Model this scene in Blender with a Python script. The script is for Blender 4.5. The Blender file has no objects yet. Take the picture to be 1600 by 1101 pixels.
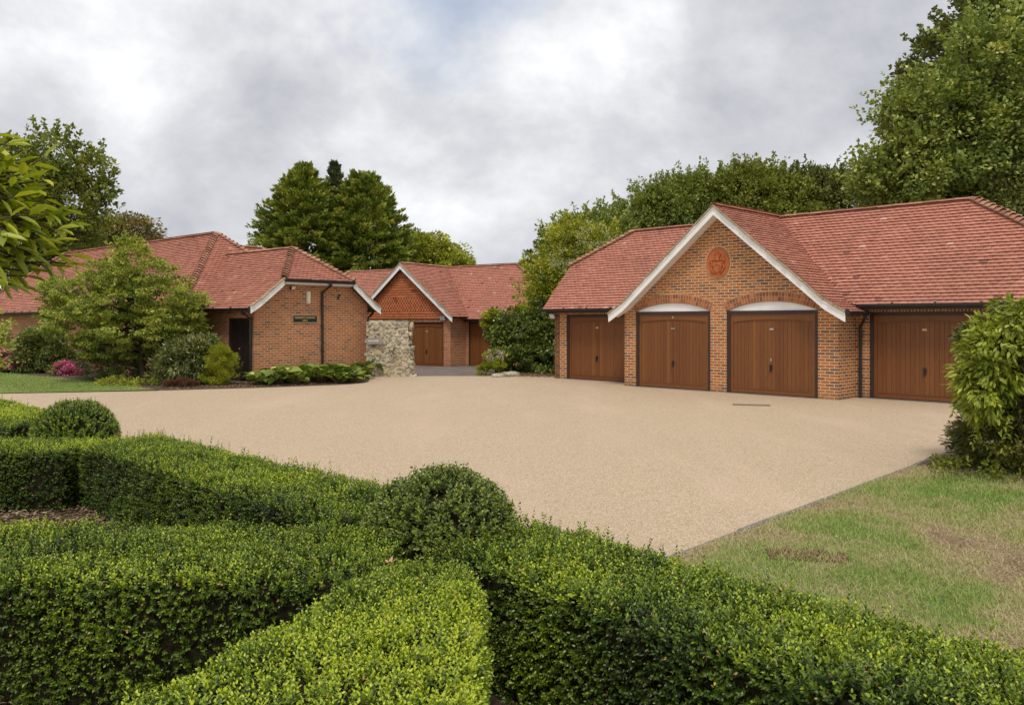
import bpy, math, random
import numpy as np
from mathutils import Vector
R = math.radians
sc = bpy.context.scene
col = sc.collection

# ---------------------------------------------------------------- camera, sky, sun, exposure
CAMH = 1.84
cam = bpy.data.cameras.new('camera'); co = bpy.data.objects.new('camera', cam); col.objects.link(co)
co.location = (0, 0, CAMH); co.rotation_euler = (R(90), 0, 0)
cam.sensor_width = 36; cam.lens = 29.25; cam.shift_y = -0.0297; cam.clip_start = 0.05; cam.clip_end = 3000
sc.camera = co
sc.view_settings.view_transform = 'Standard'; sc.view_settings.look = 'None'
sc.view_settings.gamma = 1; sc.view_settings.exposure = 0.53
SUN_EL, SUN_AZ = R(60), R(184)      # azimuth clockwise from +Y
wd = bpy.data.worlds.new('World'); sc.world = wd; wd.use_nodes = True
nt = wd.node_tree; nt.nodes.clear()


def nd(nt, typ, **kw):
    n = nt.nodes.new(typ)
    for k, v in kw.items():
        if k in ('i', 'ins'):
            for a, b in v.items():
                n.inputs[a].default_value = b
        else:
            setattr(n, k, v)
    return n


def ramp(nt, pts, fac=None, interp='LINEAR'):
    n = nt.nodes.new('ShaderNodeValToRGB'); cr = n.color_ramp; cr.interpolation = interp
    while len(cr.elements) < len(pts):
        cr.elements.new(0.5)
    for e, (p, c) in zip(cr.elements, pts):
        e.position = p
        e.color = (c[0], c[1], c[2], 1) if hasattr(c, '__len__') else (c, c, c, 1)
    if fac is not None:
        nt.links.new(fac, n.inputs[0])
    return n


L = nt.links.new
out = nd(nt, 'ShaderNodeOutputWorld')
sky = nd(nt, 'ShaderNodeTexSky', sky_type='NISHITA', sun_disc=False, sun_elevation=SUN_EL, sun_rotation=SUN_AZ)
bg1 = nd(nt, 'ShaderNodeBackground', i={'Strength': 0.10}); L(sky.outputs[0], bg1.inputs[0])
tc = nd(nt, 'ShaderNodeTexCoord')
sp = nd(nt, 'ShaderNodeSeparateXYZ'); L(tc.outputs['Generated'], sp.inputs[0])
cx = nd(nt, 'ShaderNodeMapping', i={'Scale': (1, 1, 1.35)}); L(tc.outputs['Generated'], cx.inputs[0])
mp = nd(nt, 'ShaderNodeMapping', i={'Location': (1.1, 7.3, 3.9)}); L(cx.outputs[0], mp.inputs[0])
n1 = nd(nt, 'ShaderNodeTexNoise', i={'Scale': 4.6, 'Detail': 10, 'Roughness': 0.60, 'Distortion': 0.1}); L(mp.outputs[0], n1.inputs[0])
n2 = nd(nt, 'ShaderNodeTexNoise', i={'Scale': 2.0, 'Detail': 4, 'Roughness': 0.5, 'Distortion': 0}); L(mp.outputs[0], n2.inputs[0])
ad = nd(nt, 'ShaderNodeMath', operation='MULTIPLY_ADD', i={1: 0.7}); L(n2.outputs[0], ad.inputs[0]); L(n1.outputs[0], ad.inputs[2])
cr = ramp(nt, [(0.58, (0.38, 0.392, 0.425)), (0.78, (0.52, 0.53, 0.558)), (0.90, (0.645, 0.653, 0.672)), (1.0, (0.76, 0.765, 0.775))], ad.outputs[0])
bg2 = nd(nt, 'ShaderNodeBackground', i={'Strength': 0.95}); L(cr.outputs[0], bg2.inputs[0])
n3 = nd(nt, 'ShaderNodeTexNoise', i={'Scale': 2.4, 'Detail': 5, 'Roughness': 0.55}); 
mp3 = nd(nt, 'ShaderNodeMapping', i={'Location': (0.35, 5.2, 2)}); L(cx.outputs[0], mp3.inputs[0]); L(mp3.outputs[0], n3.inputs[0])
gap = nd(nt, 'ShaderNodeVectorMath', operation='DISTANCE'); gap.inputs[1].default_value = (-0.03, 0.93, 0.375); L(tc.outputs['Generated'], gap.inputs[0])
gm = nd(nt, 'ShaderNodeMath', operation='MULTIPLY_ADD', i={1: -0.9}); L(n3.outputs[0], gm.inputs[0]); L(gap.outputs['Value'], gm.inputs[2])
cm = ramp(nt, [(0.0, 0.55), (0.0, 0.55), (1.0, 1.0)], None)
g2 = nd(nt, 'ShaderNodeMapRange', i={1: -0.46, 2: -0.30, 3: 0.45, 4: 1.0}); L(gm.outputs[0], g2.inputs[0]); cm = g2
mx = nd(nt, 'ShaderNodeMixShader'); L(cm.outputs[0], mx.inputs[0]); L(bg1.outputs[0], mx.inputs[1]); L(bg2.outputs[0], mx.inputs[2])
L(mx.outputs[0], out.inputs[0])
sl = bpy.data.lights.new('sun', 'SUN'); so = bpy.data.objects.new('sun', sl); col.objects.link(so)
sl.energy = 1.5; sl.angle = R(14); sl.color = (1.0, 0.95, 0.87)
sdir = Vector((math.sin(SUN_AZ) * math.cos(SUN_EL), math.cos(SUN_AZ) * math.cos(SUN_EL), math.sin(SUN_EL)))
so.rotation_euler = sdir.to_track_quat('Z', 'Y').to_euler(); so.location = (0, 0, 40)


# ---------------------------------------------------------------- helpers
def tag(o, label=None, cat=None, group=None, kind=None):
    if label: o['label'] = label
    if cat: o['category'] = cat
    if group: o['group'] = group
    if kind: o['kind'] = kind
    return o


def thing(name, label, cat, loc=(0, 0, 0), rz=0, group=None):
    o = bpy.data.objects.new(name, None); col.objects.link(o)
    o.location = loc; o.rotation_euler = (0, 0, rz); o.empty_display_size = 0.2
    return tag(o, label, cat, group)


def mesh_np(name, V, F, mat, parent=None, tint=None, uv=False, smooth=False, tris=None):
    V = np.asarray(V, np.float32).reshape(-1, 3)
    F = np.asarray(F, np.int32).reshape(-1, 4) if F is not None and len(F) else np.zeros((0, 4), np.int32)
    T = np.asarray(tris, np.int32).reshape(-1, 3) if tris is not None and len(tris) else np.zeros((0, 3), np.int32)
    me = bpy.data.meshes.new(name)
    me.vertices.add(len(V)); me.vertices.foreach_set('co', V.ravel())
    idx = np.concatenate([F.ravel(), T.ravel()])
    me.loops.add(len(idx)); me.loops.foreach_set('vertex_index', idx)
    st = np.concatenate([np.arange(len(F)) * 4, len(F) * 4 + np.arange(len(T)) * 3]).astype(np.int32)
    me.polygons.add(len(st)); me.polygons.foreach_set('loop_start', st)
    me.update(calc_edges=True)
    if tint is not None:
        a = me.attributes.new('tint', 'FLOAT', 'POINT'); a.data.foreach_set('value', np.asarray(tint, np.float32))
    if smooth:
        me.polygons.foreach_set('use_smooth', np.ones(len(st), bool))
    if mat: me.materials.append(mat)
    o = bpy.data.objects.new(name, me); col.objects.link(o); o.parent = parent
    return o


class MB:
    """collects polygons, builds ONE mesh object"""
    def __init__(s): s.v = []; s.f = []; s.t = []
    def add(s, vs, fs, t=0.5):
        b = len(s.v); s.v += [tuple(p) for p in vs]; s.f += [[b + i for i in f] for f in fs]; s.t += [t] * len(vs)
    def box(s, x0, x1, y0, y1, z0, z1, t=0.5):
        s.add([(x0, y0, z0), (x1, y0, z0), (x1, y1, z0), (x0, y1, z0), (x0, y0, z1), (x1, y0, z1), (x1, y1, z1), (x0, y1, z1)],
              [(3, 2, 1, 0), (4, 5, 6, 7), (0, 1, 5, 4), (1, 2, 6, 5), (2, 3, 7, 6), (3, 0, 4, 7)], t)
    def prism_y(s, pts, y0, y1, t=0.5):
        """polygon in (x,z) extruded along y"""
        n = len(pts); A = [(x, y0, z) for x, z in pts] + [(x, y1, z) for x, z in pts]
        ar = sum(pts[i][0] * pts[(i + 1) % n][1] - pts[(i + 1) % n][0] * pts[i][1] for i in range(n))
        f = [list(range(n)), list(range(2 * n - 1, n - 1, -1))] + [(i + n, (i + 1) % n + n, (i + 1) % n, i) for i in range(n)]
        if ar < 0: f = [g[::-1] for g in f]
        s.add(A, f, t)
    def prism_z(s, pts, z0, z1, t=0.5):
        n = len(pts); A = [(x, y, z0) for x, y in pts] + [(x, y, z1) for x, y in pts]
        ar = sum(pts[i][0] * pts[(i + 1) % n][1] - pts[(i + 1) % n][0] * pts[i][1] for i in range(n))
        f = [list(range(n - 1, -1, -1)), list(range(n, 2 * n))] + [(i, (i + 1) % n, (i + 1) % n + n, i + n) for i in range(n)]
        if ar < 0: f = [g[::-1] for g in f]
        s.add(A, f, t)
    def tube(s, pts, rad, n=8, t=0.5, cap=True):
        pts = [Vector(p) for p in pts]
        rad = [rad] * len(pts) if not hasattr(rad, '__len__') else rad
        vs = []; up = Vector((0.13, 0.31, 0.94))
        for i, p in enumerate(pts):
            d = (pts[min(i + 1, len(pts) - 1)] - pts[max(i - 1, 0)]).normalized()
            a = d.cross(up)
            if a.length < .05: a = d.cross(Vector((1, 0, 0)))
            a.normalize(); b = d.cross(a)
            vs += [p + (a * math.cos(k * 2 * math.pi / n) + b * math.sin(k * 2 * math.pi / n)) * rad[i] for k in range(n)]
        fs = [(i * n + k, i * n + (k + 1) % n, (i + 1) * n + (k + 1) % n, (i + 1) * n + k) for i in range(len(pts) - 1) for k in range(n)]
        if cap: fs += [list(range(n - 1, -1, -1)), list(range(len(vs) - n, len(vs)))]
        s.add(vs, fs, t)
    def ball(s, c, r, n=8, m=5, t=0.5, jit=0, rng=None):
        r = (r, r, r) if not hasattr(r, '__len__') else r
        vs = []
        for i in range(m + 1):
            ph = math.pi * i / m
            for k in range(n):
                j = 1 + (rng.uniform(-jit, jit) if rng else 0)
                th = 2 * math.pi * k / n
                vs.append((c[0] + r[0] * j * math.sin(ph) * math.cos(th), c[1] + r[1] * j * math.sin(ph) * math.sin(th), c[2] + r[2] * j * math.cos(ph)))
        s.add(vs, [(i * n + k, (i + 1) * n + k, (i + 1) * n + (k + 1) % n, i * n + (k + 1) % n) for i in range(m) for k in range(n)], t)
    def build(s, name, mat, parent=None, uv=False, smooth=False):
        me = bpy.data.meshes.new(name); me.from_pydata(s.v, [], s.f); me.update()
        a = me.attributes.new('tint', 'FLOAT', 'POINT'); a.data.foreach_set('value', np.array(s.t, np.float32))
        if uv:
            ul = me.uv_layers.new(name='UVMap')
            for p in me.polygons:
                n = p.normal
                for li in p.loop_indices:
                    c = me.vertices[me.loops[li].vertex_index].co
                    if abs(n.z) > .8: q = (c.x, c.y)
                    elif abs(n.x) > abs(n.y): q = (c.y + 0.11, c.z)
                    else: q = (c.x, c.z)
                    ul.data[li].uv = q
        if smooth:
            for p in me.polygons: p.use_smooth = True
        if mat: me.materials.append(mat)
        o = bpy.data.objects.new(name, me); col.objects.link(o); o.parent = parent
        return o


def vnoise(x, y, seed=0):
    xi = np.floor(x).astype(np.int64); yi = np.floor(y).astype(np.int64)
    fx = x - xi; fy = y - yi; fx = fx * fx * (3 - 2 * fx); fy = fy * fy * (3 - 2 * fy)
    def h(a, b):
        s = np.sin(a * 127.1 + b * 311.7 + seed * 74.7) * 43758.5453
        return s - np.floor(s)
    return (h(xi, yi) * (1 - fx) + h(xi + 1, yi) * fx) * (1 - fy) + (h(xi, yi + 1) * (1 - fx) + h(xi + 1, yi + 1) * fx) * fy


def fbm(x, y, seed=0, o=4):
    t = 0; a = 0.5; n = 0
    for k in range(o):
        t = t + a * vnoise(x * 2 ** k, y * 2 ** k, seed + k); n += a; a *= .55
    return t / n


def unit(v):
    return v / np.maximum(np.linalg.norm(v, axis=-1, keepdims=True), 1e-9)


def leaves(P, A, N, Ln, W, tint, fold=True, curl=0.0):
    """leaf blades: P base, A axis, N face normal; returns V, F, T arrays"""
    n = len(P); A = unit(A); S = unit(np.cross(A, N)); N = np.cross(S, A)
    Ln = np.broadcast_to(np.asarray(Ln, float), (n,))[:, None]; W = np.broadcast_to(np.asarray(W, float), (n,))[:, None]
    if fold:
        up = N * W * 0.16
        tip = P + A * Ln - N * Ln * curl
        V = np.stack([P, P + A * Ln * .3 + S * W * .46 + up, P + A * Ln * .68 + S * W * .40 + up - N * Ln * curl * .4, tip,
                      P + A * Ln * .68 - S * W * .40 + up - N * Ln * curl * .4, P + A * Ln * .3 - S * W * .46 + up], 1)
        b = (np.arange(n) * 6)[:, None]
        F = np.concatenate([b + np.array([[0, 1, 2, 3]]), b + np.array([[0, 3, 4, 5]])], 0)
        return V.reshape(-1, 3), F, np.repeat(tint, 6)
    V = np.stack([P, P + A * Ln * .45 + S * W * .5, P + A * Ln, P + A * Ln * .45 - S * W * .5], 1)
    F = (np.arange(n) * 4)[:, None] + np.array([[0, 1, 2, 3]])
    return V.reshape(-1, 3), F, np.repeat(tint, 4)


def join(parts):
    Vs, Fs, Ts = [], [], []; b = 0
    for V, F, T in parts:
        Vs.append(V); Fs.append(F + b); Ts.append(T); b += len(V)
    return np.concatenate(Vs), np.concatenate(Fs), np.concatenate(Ts)


def px(x, y, Y):
    """point at distance Y whose picture position was measured on the photograph (used to read off sizes)"""
    return ((x - 800) / 1300 * Y, Y, CAMH + (503 - y) / 1300 * Y)


# ---------------------------------------------------------------- materials
def mat_new(name):
    m = bpy.data.materials.new(name); m.use_nodes = True; t = m.node_tree; t.nodes.clear()
    o = nd(t, 'ShaderNodeOutputMaterial'); p = nd(t, 'ShaderNodeBsdfPrincipled'); t.links.new(p.outputs[0], o.inputs[0])
    return m, t, p, o


def tint_node(t): return nd(t, 'ShaderNodeAttribute', attribute_name='tint').outputs['Fac']


def noise(t, scale, detail=4, rough=.55, vec=None, stretch=None, dist=0):
    n = nd(t, 'ShaderNodeTexNoise', i={'Scale': scale, 'Detail': detail, 'Roughness': rough, 'Distortion': dist})
    if vec is None: vec = nd(t, 'ShaderNodeTexCoord').outputs['Object']
    if stretch:
        m = nd(t, 'ShaderNodeMapping', i={'Scale': stretch}); t.links.new(vec, m.inputs[0]); vec = m.outputs[0]
    t.links.new(vec, n.inputs[0]); return n.outputs[0]


def mixc(t, fac, a, b, blend='MIX'):
    n = nd(t, 'ShaderNodeMix', data_type='RGBA', blend_type=blend)
    for k, v in ((0, fac), (6, a), (7, b)):
        if hasattr(v, 'node'): t.links.new(v, n.inputs[k])
        elif k == 0: n.inputs[0].default_value = v
        else: n.inputs[k].default_value = (v[0], v[1], v[2], 1)
    return n.outputs[2]


def bump(t, p, h, strength=.3, dist=.01):
    b = nd(t, 'ShaderNodeBump', i={'Strength': strength, 'Distance': dist}); t.links.new(h, b.inputs['Height']); t.links.new(b.outputs[0], p.inputs['Normal'])


def leaf_mat(name, cols, rough=.42, trans=.25, spec=.4, gain=True):
    m, t, p, o = mat_new(name)
    if gain: cols = [(q, (min(.6, c[0] * 3.0), min(.6, c[1] * 2.12), c[2] * 1.7)) for q, c in cols]
    r = ramp(t, cols, tint_node(t))
    t.links.new(r.outputs[0], p.inputs['Base Color']); p.inputs['Roughness'].default_value = rough
    p.inputs['Specular IOR Level'].default_value = spec
    tr = nd(t, 'ShaderNodeBsdfTranslucent')
    g = mixc(t, 1.0, r.outputs[0], (1.0, 1.0, 0.45), 'MULTIPLY'); t.links.new(g, tr.inputs[0])
    mxs = nd(t, 'ShaderNodeMixShader', i={0: trans}); t.links.new(p.outputs[0], mxs.inputs[1]); t.links.new(tr.outputs[0], mxs.inputs[2])
    t.links.new(mxs.outputs[0], o.inputs[0]); return m


def flat_mat(name, c, rough=.5, var=.25, scale=6, spec=.4, metal=0, bumpy=0):
    m, t, p, o = mat_new(name)
    n = noise(t, scale, 5)
    r = ramp(t, [(.25, [x * (1 - var) for x in c]), (.75, [min(1, x * (1 + var)) for x in c])], n)
    t.links.new(r.outputs[0], p.inputs['Base Color']); p.inputs['Roughness'].default_value = rough
    p.inputs['Specular IOR Level'].default_value = spec; p.inputs['Metallic'].default_value = metal
    if bumpy: bump(t, p, noise(t, scale * 6, 4), bumpy, .005)
    return m


def brick_mat(name, soldier=False, ramp_cols=None, mortar=(.68, .51, .30)):
    m, t, p, o = mat_new(name)
    uv = nd(t, 'ShaderNodeTexCoord').outputs['UV']
    if soldier:
        mp = nd(t, 'ShaderNodeMapping', i={'Rotation': (0, 0, R(90))}); t.links.new(uv, mp.inputs[0]); uv = mp.outputs[0]
    wob = nd(t, 'ShaderNodeTexNoise', i={'Scale': 9, 'Detail': 2}); t.links.new(uv, wob.inputs[0])
    vm = nd(t, 'ShaderNodeVectorMath', operation='MULTIPLY_ADD'); vm.inputs[1].default_value = (.006, .006, 0)
    t.links.new(wob.outputs['Color'], vm.inputs[0]); t.links.new(uv, vm.inputs[2])
    b = nd(t, 'ShaderNodeTexBrick', offset=.5, i={'Scale': 1, 'Color1': (0, 0, 0, 1), 'Color2': (1, 1, 1, 1), 'Mortar': (.5, .5, .5, 1), 'Mortar Size': .0088, 'Mortar Smooth': .1, 'Bias': 0, 'Brick Width': .225, 'Row Height': .075})
    t.links.new(vm.outputs[0], b.inputs[0])
    cols = ramp_cols or [(0, (.16, .088, .072)), (.15, (.20, .095, .066)), (.26, (.28, .11, .052)), (.55, (.36, .125, .047)), (.75, (.40, .145, .052)), (.92, (.44, .175, .075)), (1, (.30, .145, .09))]
    r = ramp(t, cols, b.outputs[0])
    g = noise(t, 45, 4, vec=uv)
    c = mixc(t, .22, r.outputs[0], ramp(t, [(.3, .4), (.7, .85)], g).outputs[0], 'OVERLAY')
    pt = noise(t, .7, 4, vec=uv)
    c = mixc(t, ramp(t, [(.45, 0.0), (.75, .28)], pt).outputs[0], c, (.40, .19, .10))
    mo = mixc(t, noise(t, 20, 3, vec=uv), [x * .75 for x in mortar], [x * 1.2 for x in mortar])
    c = mixc(t, b.outputs['Fac'], c, mo)
    # lichen and splash dirt at the foot of the wall
    sp = nd(t, 'ShaderNodeSeparateXYZ'); t.links.new(nd(t, 'ShaderNodeTexCoord').outputs['Object'], sp.inputs[0])
    fz = nd(t, 'ShaderNodeMath', operation='MULTIPLY_ADD', i={1: .55}); t.links.new(noise(t, 5, 4), fz.inputs[0]); t.links.new(sp.outputs[2], fz.inputs[2])
    c = mixc(t, ramp(t, [(.22, .55), (.50, 0.0)], fz.outputs[0]).outputs[0], c, (.20, .15, .08))
    t.links.new(c, p.inputs['Base Color']); p.inputs['Roughness'].default_value = .9; p.inputs['Specular IOR Level'].default_value = .15
    h = nd(t, 'ShaderNodeMath', operation='MULTIPLY_ADD', i={1: -1.0}); t.links.new(b.outputs['Fac'], h.inputs[0]); t.links.new(g, h.inputs[2])
    bump(t, p, h.outputs[0], .6, .008)
    return m


def tile_mat(name, cols, stain=(.14, .09, .07)):
    m, t, p, o = mat_new(name)
    r = ramp(t, cols, tint_node(t))
    c = mixc(t, .22, r.outputs[0], ramp(t, [(.3, .35), (.7, .75)], noise(t, 25, 5)).outputs[0], 'OVERLAY')
    c = mixc(t, ramp(t, [(.50, 0.0), (.78, .35)], noise(t, .55, 6, .6)).outputs[0], c, stain)
    c = mixc(t, ramp(t, [(.68, 0.0), (.74, .5)], noise(t, 14, 3)).outputs[0], c, (.42, .33, .25))
    t.links.new(c, p.inputs['Base Color']); p.inputs['Roughness'].default_value = .8; p.inputs['Specular IOR Level'].default_value = .25
    bump(t, p, noise(t, 60, 4), .35, .004)
    return m


def wood_mat(name, cols):
    m, t, p, o = mat_new(name)
    r = ramp(t, cols, tint_node(t))
    g = noise(t, 3, 6, .65, stretch=(14, 14, 1.0), dist=.4)
    c = mixc(t, .38, r.outputs[0], ramp(t, [(.3, .3), (.7, .72)], g).outputs[0], 'OVERLAY')
    t.links.new(c, p.inputs['Base Color']); p.inputs['Roughness'].default_value = .5; p.inputs['Specular IOR Level'].default_value = .35
    bump(t, p, g, .15, .003); return m


M = {}
M['brick'] = brick_mat('brick')
M['brick_old'] = brick_mat('brick_left', ramp_cols=[(0, (.17, .095, .075)), (.12, (.25, .115, .07)), (.3, (.36, .13, .06)), (.6, (.40, .135, .06)), (.9, (.45, .175, .085)), (1, (.34, .17, .11))], mortar=(.60, .42, .25))
M['soldier'] = brick_mat('brick_soldier', True)
M['voussoir'] = tile_mat('arch_brick', [(0, (.20, .075, .045)), (.5, (.36, .12, .055)), (1, (.44, .17, .08))], (.3, .12, .07))
M['mortar'] = flat_mat('mortar', (.50, .37, .21), .95, .2, 15, .1)
M['tile'] = tile_mat('roof_tile', [(0, (.22, .095, .070)), (.2, (.375, .152, .103)), (.55, (.46, .192, .132)), (.85, (.52, .238, .170)), (1, (.59, .35, .27))])
M['ridge'] = tile_mat('ridge_tile', [(0, (.24, .115, .075)), (.5, (.37, .180, .115)), (1, (.44, .24, .16))], (.19, .13, .085))
M['hung'] = tile_mat('hung_tile', [(0, (.20, .065, .03)), (.4, (.38, .118, .047)), (.8, (.47, .155, .062)), (1, (.55, .22, .10))], (.26, .09, .05))
M['verge'] = flat_mat('verge_mortar', (.36, .28, .19), .95, .35, 9, .1, bumpy=.4)
M['deck'] = flat_mat('roof_deck', (.09, .06, .05), .9)
M['white'] = flat_mat('white_board', (.84, .83, .82), .55, .06, 3)
M['rubblemortar'] = flat_mat('rubble_mortar', (.50, .43, .30), .95, .35, 14, .1, bumpy=.9)
M['black'] = flat_mat('black_plastic', (.022, .021, .022), .38, .25, 4)
M['frame'] = flat_mat('dark_brown_frame', (.040, .022, .020), .45, .2, 4)
M['door'] = wood_mat('cedar_door', [(0, (.120, .038, .012)), (.4, (.175, .063, .017)), (.8, (.215, .081, .021)), (1, (.33, .125, .032))])
M['louvre'] = flat_mat('louvre_brown', (.035, .020, .017), .5, .3, 5)
M['terra'] = flat_mat('terracotta', (.44, .135, .050), .8, .2, 8, .2, bumpy=.3)
M['cream'] = flat_mat('cream_plastic', (.78, .72, .52), .5, .08)
M['metal'] = flat_mat('grey_metal', (.42, .42, .42), .4, .12, 6, .5, .4)
M['lens'] = flat_mat('lamp_glass', (.62, .62, .60), .2, .1)
M['gold'] = flat_mat('gold_paint', (.55, .42, .20), .5, .1)
M['signblack'] = flat_mat('sign_black', (.018, .020, .022), .4, .1)
M['bark'] = flat_mat('bark', (.085, .062, .045), .95, .4, 7, .1, bumpy=.6)
M['stem'] = flat_mat('green_stem', (.10, .09, .04), .8, .3, 9, .1)
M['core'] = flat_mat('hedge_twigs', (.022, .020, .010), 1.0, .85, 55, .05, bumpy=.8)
M['soil'] = flat_mat('soil', (.095, .070, .050), 1.0, .55, 16, .05, bumpy=.9)
M['plank'] = flat_mat('weathered_plank', (.30, .255, .23), .8, .2, 12, .2)
M['drygreen'] = None


def drive_mat():
    m, t, p, o = mat_new('resin_gravel')
    v = nd(t, 'ShaderNodeTexVoronoi', feature='F1', i={'Scale': 125, 'Randomness': 1}); t.links.new(nd(t, 'ShaderNodeTexCoord').outputs['Object'], v.inputs[0])
    sc_ = nd(t, 'ShaderNodeSeparateColor'); t.links.new(v.outputs['Color'], sc_.inputs[0])
    c = ramp(t, [(0, (.22, .145, .085)), (.25, (.38, .27, .168)), (.6, (.52, .390, .256)), (.85, (.61, .48, .338)), (1, (.74, .63, .51))], sc_.outputs[0]).outputs[0]
    big = noise(t, .22, 5, .6)
    c = mixc(t, ramp(t, [(.35, 0.0), (.7, .42)], big).outputs[0], c, (.42, .315, .212))
    st = noise(t, .5, 5, .6, stretch=(1.6, .35, 1))
    c = mixc(t, ramp(t, [(.50, 0.0), (.70, .38)], st).outputs[0], c, (.60, .44, .315))
    med = noise(t, 26, 5, .8)
    c = mixc(t, .16, c, ramp(t, [(.3, .3), (.7, .7)], med).outputs[0], 'OVERLAY')
    t.links.new(c, p.inputs['Base Color']); p.inputs['Roughness'].default_value = .75; p.inputs['Specular IOR Level'].default_value = .25
    bump(t, p, v.outputs['Distance'], .5, .006)
    return m


def lawn_mat(name, cols):
    m, t, p, o = mat_new(name)
    n = noise(t, 30, 5, .7)
    s = nd(t, 'ShaderNodeMath', operation='MULTIPLY_ADD', i={1: .5}); t.links.new(n, s.inputs[0]); t.links.new(tint_node(t), s.inputs[2])
    s2 = nd(t, 'ShaderNodeMath', operation='SUBTRACT', i={1: .25}); t.links.new(s.outputs[0], s2.inputs[0])
    r = ramp(t, cols, s2.outputs[0]); t.links.new(r.outputs[0], p.inputs['Base Color'])
    p.inputs['Roughness'].default_value = 1; p.inputs['Specular IOR Level'].default_value = .05
    bump(t, p, noise(t, 70, 4), .8, .02); return m


M['drive'] = drive_mat()
LAWN = [(0, (.19, .13, .08)), (.25, (.31, .235, .14)), (.5, (.29, .255, .115)), (.75, (.19, .225, .07)), (1, (.12, .19, .04))]
M['lawn'] = lawn_mat('dry_lawn', LAWN)
M['blade'] = leaf_mat('grass_blade', [(0, (.30, .20, .12)), (.25, (.52, .41, .25)), (.5, (.42, .39, .18)), (.75, (.31, .37, .10)), (1, (.19, .31, .055))], .7, .2, .2, False)
M['asphalt'] = flat_mat('asphalt', (.17, .135, .115), .9, .35, 2, .2, bumpy=.5)
M['concrete'] = flat_mat('concrete', (.20, .18, .165), .9, .3, 8, .1, bumpy=.4)
M['rust'] = flat_mat('rusty_cover', (.17, .085, .058), .9, .4, 14, .2, bumpy=.6)
M['iron'] = flat_mat('iron_grate', (.20, .155, .115), .7, .3, 14, .4)


# ---------------------------------------------------------------- ground, drive, lawn
def ground_z(x, y):
    s = np.clip((y - 28.2) / 9, 0, 1); s = s * s * (3 - 2 * s)
    w = np.clip((x + 10) / 4, 0, 1)
    return -0.035 - 0.27 * s * w


def grid_sheet(name, xs, ys, zf, mat, kind='structure', tintf=None):
    X, Y = np.meshgrid(xs, ys); V = np.stack([X, Y, zf(X, Y)], -1).reshape(-1, 3)
    nx, ny = len(xs), len(ys); i = (np.arange(ny - 1)[:, None] * nx + np.arange(nx - 1)[None]).ravel()
    F = np.stack([i, i + 1, i + nx + 1, i + nx], 1)
    o = mesh_np(name, V, F, mat, tint=(tintf(X, Y).ravel() if tintf else np.full(len(V), .6)))
    if kind: o['kind'] = kind
    return o


ax = np.concatenate([[-900, -400, -150, -80], np.arange(-50, 31, 1.5), [45, 80, 150, 400, 900]])
ay = np.concatenate([[-60, -20], np.arange(0, 62, 1.5), [80, 120, 250, 600, 1200]])
grid_sheet('ground', ax, ay, ground_z, M['lawn'], tintf=lambda X, Y: .45 + .5 * fbm(X * .3, Y * .3, 3))


def sheet(name, pts, z, mat, kind='structure', thick=0.0):
    m = MB(); m.add([(p[0], p[1], p[2] if len(p) > 2 else z) for p in pts], [list(range(len(pts)))])
    o = m.build(name, mat); o['kind'] = kind
    return o


DRIVE = [(0.25, 5.45), (1.35, 6.61), (7.15, 12.79), (12.2, 18.17), (12.0, 18.9), (10.6, 18.6), (1.55, 27.7), (1.0, 28.45), (-3.3, 28.4), (-5.2, 28.6), (-5.6, 26.2),
         (-7.15, 24.3), (-9.37, 22.9), (-9.5, 22.3), (-13.14, 21.36), (-26, 18.6), (-26, 13.5), (-9.2, 14.6)]
sheet('driveway', DRIVE, 0.0, M['drive'])
sheet('asphalt_yard', [(-3.3, 28.38, 0.004), (-.7, 28.38, 0.004), (2.2, 35.5, -.235), (2.5, 40.5, -.262), (-7.5, 46, -.262), (-8, 36, -.22), (-5.0, 29.4, -.02)], 0, M['asphalt'])

# left flower bed and lawn, parterre soil
sheet('flower_bed_soil', [(-4.55, 25.0), (-4.42, 25.5), (-4.55, 26.6), (-4.9, 28.5), (-8.2, 26.5), (-27, 42), (-30, 37), (-12.5, 25.2), (-9.6, 22.5), (-9.37, 22.38), (-7.15, 23.26), (-5.2, 24.3), (-4.8, 24.6)], 0.004, M['soil'])
sheet('parterre_soil', [(-9.2, 14.55), (-16, 10), (-9, 0.4), (6, 0.4), (3.4, 1.9), (0.2, 5.4)], -0.012, M['soil'])

rng = np.random.default_rng(5)


def in_poly(x, y, poly):
    r = np.zeros(x.shape, bool); j = len(poly) - 1
    for i in range(len(poly)):
        xi, yi = poly[i][:2]; xj, yj = poly[j][:2]
        c = ((yi > y) != (yj > y)) & (x < (xj - xi) * (y - yi) / (yj - yi + 1e-12) + xi); r ^= c; j = i
    return r


def green_r(x, y):
    g = .7 * fbm(x * 1.1 + 3, y * 1.1, 11, 5) + .3 * fbm(x * 5, y * 5, 15, 3)
    edge = np.clip(((x - 1.35) * .729 - (y - 6.61) * .684) / .7, 0, 1)
    patch = np.exp(-(((x - 3.9) / .5) ** 2 + ((y - 6.3) / .55) ** 2))
    soil = np.exp(-(((x - 5.9) / 1.3) ** 2 + ((y - 10.6) / .8) ** 2))
    v = (g - .5) * 2.1 + .68 - .30 * (1 - edge) - .45 * patch - .6 * soil
    return np.clip(v, 0.02, .98)


def green_l(x, y):
    return np.clip((fbm(x * .5, y * .5, 21, 4) - .5) * 1.2 + .78, 0.1, 1)


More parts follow.
